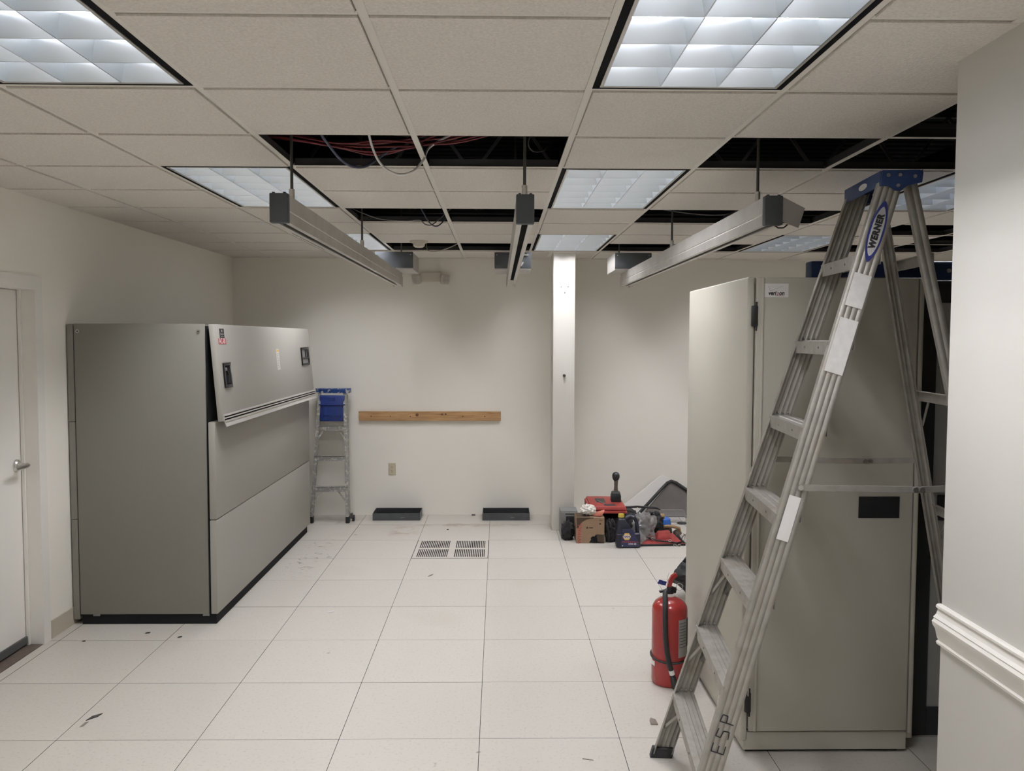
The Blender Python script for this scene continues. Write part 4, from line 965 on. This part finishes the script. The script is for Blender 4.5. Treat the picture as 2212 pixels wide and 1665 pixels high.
# black duffel supporting the red case
tag(MB().blob((1.02, 7.62, 0.100), 0.25, 0.22, 0.105, 0.12, 3.0, 7.7, nu=40, nv=24, floor=0.0, sq=0.6).build('duffel_bag', 'nylonblk', smooth=40), 'black duffel bag lying underneath the red case', 'bag')
rc = thing('red_case', 'red plastic tool case lying flat on the black duffel', 'case', (0.955, 7.30, 0.215), -0.02)
MB().box(-0.165, 0.168, 0.0, 0.50, 0.006, 0.030).build('case_bottom', 'casered', rc, bevel=0.008, smooth=40)
lid = MB().hexa([(-0.162, 0.003, 0.032), (0.165, 0.003, 0.032), (0.165, 0.497, 0.032), (-0.162, 0.497, 0.032), (-0.150, 0.014, 0.072), (0.153, 0.014, 0.072), (0.153, 0.486, 0.072), (-0.150, 0.486, 0.072)]).build('lid', 'casered', rc, bevel=0.010, smooth=40, seg=3)
MB().box(-0.170, -0.150, 0.06, 0.44, 0.005, 0.060).build('handle', 'casered', rc, bevel=0.006)
MB().box(-0.085, 0.000, 0.17, 0.37, 0.0715, 0.0725).build('window', 'black', lid)
MB().box(-0.030, 0.070, 0.03, 0.11, 0.0715, 0.0735).build('latch_well', 'ink', lid)
MB().bar((-0.072, 0.26, 0.075), (-0.020, 0.08, 0.076), 0.008, 0.004).build('latch_bar', 'galv', lid)
dl = thing('cordless_tool', 'black pistol-grip cordless tool standing upright on the red case', 'tool', (1.052, 7.53, 0.2875))
MB().box(-0.042, 0.042, -0.045, 0.045, 0, 0.062).build('battery', 'black', dl, bevel=0.005, smooth=40)
MB().hexa([(-0.040, -0.040, 0.062), (0.040, -0.040, 0.062), (0.040, 0.040, 0.062), (-0.040, 0.040, 0.062), (-0.034, -0.03, 0.090), (0.034, -0.03, 0.090), (0.034, 0.03, 0.090), (-0.034, 0.03, 0.090)]).build('battery_mount', 'black', dl, bevel=0.005, smooth=40)
MB().tube([(0, 0, 0.085), (0.001, 0, 0.13), (0.002, 0, 0.175), (0.0, 0, 0.195)], 0.018, n=16, rs=[0.021, 0.016, 0.017, 0.021]).build('grip', 'brown', dl, smooth=60)
MB().lathe([(0.012, 0.182), (0.024, 0.192), (0.032, 0.212), (0.034, 0.232), (0.028, 0.252), (0.014, 0.262), (0.004, 0.264)], 24).build('head', 'black', dl, smooth=50)
# oil jug
jg = thing('oil_jug', 'navy motor-oil jug with yellow cap in front of the pile', 'jug', (1.085, 7.03, 0))
J = [(-0.104, 0), (0.104, 0)]
bod = MB().hexa([(-0.100, -0.055, 0), (0.104, -0.055, 0), (0.104, 0.055, 0), (-0.100, 0.055, 0), (-0.104, -0.058, 0.125), (0.100, -0.058, 0.125), (0.100, 0.058, 0.125), (-0.104, 0.058, 0.125)])
bod.build('body', 'jug', jg, bevel=0.016, smooth=50, seg=3)
MB().hexa([(-0.104, -0.056, 0.115), (0.058, -0.056, 0.115), (0.058, 0.056, 0.115), (-0.104, 0.056, 0.115), (-0.080, -0.030, 0.245), (-0.028, -0.030, 0.245), (-0.028, 0.030, 0.245), (-0.080, 0.030, 0.245)]).build('shoulder', 'jug', jg, bevel=0.014, smooth=50, seg=3)
MB().tube([(-0.035, 0, 0.215), (-0.012, 0, 0.243), (0.025, 0, 0.257), (0.055, 0, 0.245), (0.074, 0, 0.21), (0.080, 0, 0.16), (0.084, 0, 0.11)], 0.017, n=14).build('handle', 'jug', jg, smooth=60)
MB().cyl((-0.055, 0, 0.240), (-0.055, 0, 0.256), 0.022, n=20).build('neck', 'clearp', jg, smooth=40)
MB().cyl((-0.055, 0, 0.252), (-0.055, 0, 0.278), 0.0265, 0.025, n=24).build('screw_cap', 'yellow', jg, smooth=40)
jl = MB().hexa([(-0.062, -0.0590, 0.014), (0.092, -0.0582, 0.014), (0.092, -0.0560, 0.014), (-0.062, -0.0565, 0.014), (-0.055, -0.0608, 0.160), (0.036, -0.0606, 0.160), (0.036, -0.0560, 0.160), (-0.055, -0.0560, 0.160)]).build('label', 'navy', jg)
hx = lambda r, cx, cz: [(cx+r*1.06*math.cos(i*math.pi/3), cz+r*math.sin(i*math.pi/3)) for i in range(6)]
yl = -0.0612
MB().prism(hx(0.033, -0.015, 0.098), lambda u, v: (u, yl, v), lambda u, v: (u, yl-0.0006, v)).build('emblem', 'gold', jl)
MB().prism([(u, max(0.083, min(0.113, v))) for u, v in hx(0.030, -0.015, 0.098)], lambda u, v: (u, yl-0.0006, v), lambda u, v: (u, yl-0.0011, v)).build('emblem_band', 'white', jl)
text('lettering', 'NAPA', 0.0245, 'decal_blue', jl, frame((-0.015, yl-0.0014, 0.098), (1, 0, 0), (0, 0, 1)), bold=0.0008, sx=0.85)
MB().box(-0.058, 0.086, yl+0.0006, yl+0.0012, 0.050, 0.0535).box(-0.050, 0.052, yl+0.0006, yl+0.0012, 0.0565, 0.0595).build('label_stripe', 'redink', jl)
text('lettering', '15W-40', 0.020, 'white', jl, frame((0.030, yl+0.0008, 0.036), (1, 0, 0), (0, 0, 1)), bold=0.0004)
MB().box(-0.054, -0.047, yl+0.001, yl+0.0015, 0.018, 0.026).build('label_mark', 'white', jl)
# bags, pouch, tools around the jug
def crumple(name, lab, cat, m, c, r, amp, fr, seed, sq=0.8, **k):
    return tag(MB().blob(c, *r, amp, fr, seed, nu=36, nv=24, floor=0.0, sq=sq).build(name, m, smooth=22), lab, cat)
crumple('plastic_bag', 'crumpled translucent plastic bag behind the oil jug handle', 'bag', 'clear', (1.250, 7.19, 0.115), (0.095, 0.070, 0.125), 0.42, 2.6, 5.1)
crumple('tool_pouch', 'black nylon tool pouch behind the translucent bag', 'pouch', 'nylonblk', (1.355, 7.40, 0.100), (0.095, 0.085, 0.110), 0.30, 2.8, 8.4)
crumple('dark_wrap', 'dark wrapped bundle between the carton and the jug', 'bundle', 'nylonblk', (0.965, 7.22, 0.085), (0.046, 0.055, 0.100), 0.28, 3.0, 3.3)
stp = MB().bar((1.12, 7.52, 0.235), (1.24, 7.50, 0.245), 0.05, 0.012).bar((1.24, 7.50, 0.245), (1.42, 7.54, 0.225), 0.05, 0.012).bar((1.42, 7.54, 0.225), (1.45, 7.55, 0.21), 0.05, 0.012)
tag(stp.build('bag_strap', 'nylonblk', bevel=0.003), 'black webbing strap trailing over the pouch', 'strap')
bt = thing('beige_roll', 'small beige cloth roll tucked behind the black pouch', 'roll', (1.425, 7.455, 0.150))
MB().cyl((-0.045, 0, 0.012), (0.05, 0.02, 0.012), 0.026, n=16).build('cloth', 'tan', bt, bevel=0.004, smooth=40)
MB().cyl((-0.046, 0, 0.012), (-0.048, 0, 0.012), 0.010, n=10).build('core', 'ink', bt)
rb = thing('blue_dish', 'bright blue round dish behind the black pouch', 'dish', (1.530, 7.74, 0))
MB().lathe([(0.030, 0.02), (0.062, 0.022), (0.066, 0.040), (0.058, 0.085), (0.040, 0.098), (0.01, 0.10)], 26).build('shell', 'roundblue', rb, smooth=40)
MB().lathe([(0.066, 0.0), (0.072, 0.004), (0.072, 0.020), (0.05, 0.024)], 26).build('rim', 'roundblue', rb, smooth=40)
rt = thing('red_tool_roll', 'flat red nylon tool roll with black straps on the floor', 'tool roll', (1.385, 7.10, 0))
MB().hexa([(-0.19, -0.055, 0), (0.190, -0.040, 0), (0.165, 0.20, 0), (-0.10, 0.18, 0), (-0.185, -0.050, 0.018), (0.180, -0.036, 0.022), (0.135, 0.19, 0.055), (-0.06, 0.17, 0.040)]).build('body', 'fabricred', rt, bevel=0.006, smooth=40)
MB().hexa([(-0.05, 0.02, 0.025), (0.11, 0.05, 0.025), (0.12, 0.21, 0.045), (-0.03, 0.19, 0.040), (-0.02, 0.04, 0.060), (0.08, 0.06, 0.062), (0.10, 0.19, 0.085), (0.0, 0.18, 0.080)]).build('flap', 'fabricred', rt, bevel=0.010, smooth=40)
MB().tube([(-0.19, -0.057, 0.010), (0.0, -0.052, 0.010), (0.19, -0.042, 0.010), (0.195, 0.05, 0.014), (0.17, 0.20, 0.02)], 0.0085, n=8).build('piping', 'nylonblk', rt, smooth=60)
MB().tube([(-0.12, 0.06, 0.050), (-0.05, -0.02, 0.040), (0.05, -0.045, 0.034), (0.12, -0.055, 0.026), (0.175, -0.02, 0.032), (0.16, 0.10, 0.060)], 0.007, n=8).build('strap', 'nylonblk', rt, smooth=60)
for p in ((-0.075, 0.0, 0.052), (0.06, -0.050, 0.045), (0.10, -0.068, 0.012), (0.135, -0.070, 0.010)):
    MB().tube([(p[0]+0.013*math.cos(t*math.pi/6), p[1]-0.003, p[2]+0.008*math.sin(t*math.pi/6)) for t in range(12)], 0.0028, n=6, closed=True).build('buckle', 'nickel', rt, smooth=60)
gg = thing('tan_belt', 'tan leather belt coil behind the red tool roll', 'belt', (1.545, 7.40, 0))
MB().tube([(-0.09, 0.0, 0.085), (-0.05, -0.015, 0.095), (0.0, -0.02, 0.09), (0.05, -0.015, 0.075), (0.06, 0.0, 0.04), (0.065, 0.01, 0.022)], 0.014, n=8).build('band', 'tan', gg, smooth=60)
MB().blob((-0.045, 0.02, 0.045), 0.04, 0.035, 0.042, 0.3, 3, 6.6, nu=20, nv=14, floor=0.0).build('pouch', 'brown', gg, smooth=40)
MB().blob((0.035, 0.0, 0.03), 0.035, 0.03, 0.032, 0.3, 3, 1.6, nu=20, nv=14, floor=0.0).build('buckle_end', 'brown', gg, smooth=40)
jr = thing('glass_jar', 'small clear jar beside the red tool roll', 'jar', (1.625, 7.13, 0))
MB().lathe([(0.030, 0.0), (0.036, 0.003), (0.036, 0.070), (0.030, 0.080), (0.030, 0.085)], 24).build('glass', 'clearp', jr, smooth=40)
MB().cyl((-0.008, -0.037, 0.026), (-0.008, -0.039, 0.026), 0.010, n=14).build('cap_disc', 'nickel', jr, smooth=40)
cable('black_cable', [(1.63, 7.36, 0.03), (1.63, 7.33, 0.03), (1.60, 7.28, 0.02), (1.58, 7.20, 0.006), (1.60, 7.15, 0.006)], 0.004, 'rubber', 'thin black lead running from the belt to the clear jar')
# leaning panel with black gasket, standing on its corner against the wall
lpn = thing('gasketed_panel', 'white access panel with black gasket leaning cornerwise on the back wall', 'panel', (1.62, 8.03, 0))
import mathutils
ca = math.radians(38)
def rot2(u, v): return (u*math.cos(ca)-v*math.sin(ca), u*math.sin(ca)+v*math.cos(ca))
PA, PB = 0.78, 0.30
def lp_pt(u, v, wv):      # u along the long lower-left edge, v across, wv out of the wall
    a, b = rot2(u, v); lean = 0.20
    return Vector((a, 0.235 + b*0.30 - wv, b*0.955 + 0.0))
# corner points chosen so that the apex stands at (1.66, 0.385)
def tri_panel(name, m, pts, y0, y1, parent=lpn, bevel=0.0):
    return MB().prism(pts, lambda u, v: (u, y0+0.26*v, v), lambda u, v: (u, y1+0.26*v, v)).build(name, m, parent, bevel)
tri_panel('white_face', 'trim', [(-0.46, 0.012), (0.62, 0.012), (0.62, 0.05), (0.35, 0.205), (0.045, 0.375), (0.0, 0.395), (-0.02, 0.390), (-0.44, 0.075)], 0.165, 0.195)
tri_panel('inner_face', 'taupe', [(-0.24, 0.008), (0.62, 0.008), (0.45, 0.135), (0.095, 0.335), (0.07, 0.335), (-0.22, 0.020)], 0.128, 0.165)
MB().tube([(-0.30, 0.120, 0.012), (-0.245, 0.130, 0.055), (-0.02, 0.19, 0.280), (0.035, 0.205, 0.332), (0.075, 0.21, 0.350), (0.12, 0.205, 0.335), (0.30, 0.175, 0.215), (0.58, 0.130, 0.030)], 0.016, n=10).build('gasket', 'rubber', lpn, smooth=60)
tr = thing('clear_tray', 'clear plastic tray lying against the dark panel', 'tray', (1.66, 7.93, 0))
pts = []
for (cxx, czz, a0) in ((0.10, 0.085, 0), (-0.10, 0.085, 90), (-0.10, 0.030, 180), (0.10, 0.030, 270)):
    for k in range(5):
        t = math.radians(a0+k*22.5); pts.append((cxx+0.025*math.cos(t), 0.03+0.5*(czz+0.025*math.sin(t)), czz+0.025*math.sin(t)))
MB().tube(pts, 0.0045, n=6, closed=True).build('rim', 'clearp', tr, smooth=60)
MB().add([Vector(p)+Vector((0, 0.012, 0)) for p in pts], [tuple(range(len(pts)))]).build('base', 'clearp', tr)
tag(MB().lathe([(0.045, 0.0), (0.050, 0.003), (0.046, 0.008), (0.02, 0.012)], 24, (1.735, 7.92, 0)).build('saucer', 'black', smooth=40), 'flat black round saucer on the floor below the clear tray', 'saucer')

# ================================================================== SCRAPS ON THE FLOOR
def scrap(name, m, pts, h, label, cat='scrap'):
    return tag(MB().prism(pts, lambda u, v: (u, v, 0.0002), lambda u, v: (u, v, h)).build(name, m), label, cat, 'scraps on the floor')
scrap('tape_scrap', 'debris', [(-1.87, 3.80), (-1.835, 3.84), (-1.828, 3.875), (-1.862, 3.845)], 0.003, 'black tape scrap on the floor in the lower left')
scrap('dust_smear', 'leaf', [(-1.868, 3.735), (-1.855, 3.745), (-1.852, 3.79), (-1.866, 3.785)], 0.001, 'grey smear of fluff beside the black tape scrap')
scrap('chip', 'debris', [(-2.075, 4.945), (-2.05, 4.950), (-2.052, 4.966), (-2.07, 4.962)], 0.004, 'tiny dark chip right before the grey cooling unit')
scrap('chip', 'debris', [(-1.858, 4.872), (-1.838, 4.884), (-1.84, 4.895), (-1.855, 4.886)], 0.004, 'tiny dark chip near the corner of the grey cooling unit')
scrap('chip', 'debris', [(-2.38, 4.815), (-2.362, 4.815), (-2.365, 4.828), (-2.377, 4.828)], 0.003, 'tiny dark chip on the panel joint near the door')
scrap('paper_stub', 'white', [(-1.075, 5.315), (-1.04, 5.335), (-1.043, 5.345), (-1.078, 5.325)], 0.006, 'small white paper stub on the floor left of centre')
scrap('chip', 'leaf', [(-0.512, 6.13), (-0.485, 6.17), (-0.478, 6.20), (-0.505, 6.165)], 0.003, 'grey chip on the floor below the grille')
scrap('leaf_scrap', 'leaf', [(0.690, 3.735), (0.722, 3.73), (0.720, 3.78), (0.700, 3.795), (0.692, 3.775)], 0.006, 'curled grey scrap left of the tall ladder foot')
scrap('thread', 'leaf', [(0.35, 3.425), (0.395, 3.412), (0.396, 3.416), (0.352, 3.430)], 0.002, 'dark thread on the floor at bottom centre')
scrap('chip', 'debris', [(-0.468, 7.66), (-0.450, 7.66), (-0.450, 7.675), (-0.468, 7.675)], 0.004, 'dark speck above the floor grille')
scrap('chip', 'debris', [(-0.262, 8.290), (-0.225, 8.290), (-0.225, 8.305), (-0.262, 8.310)], 0.008, 'dark crumb at the foot of the back wall')
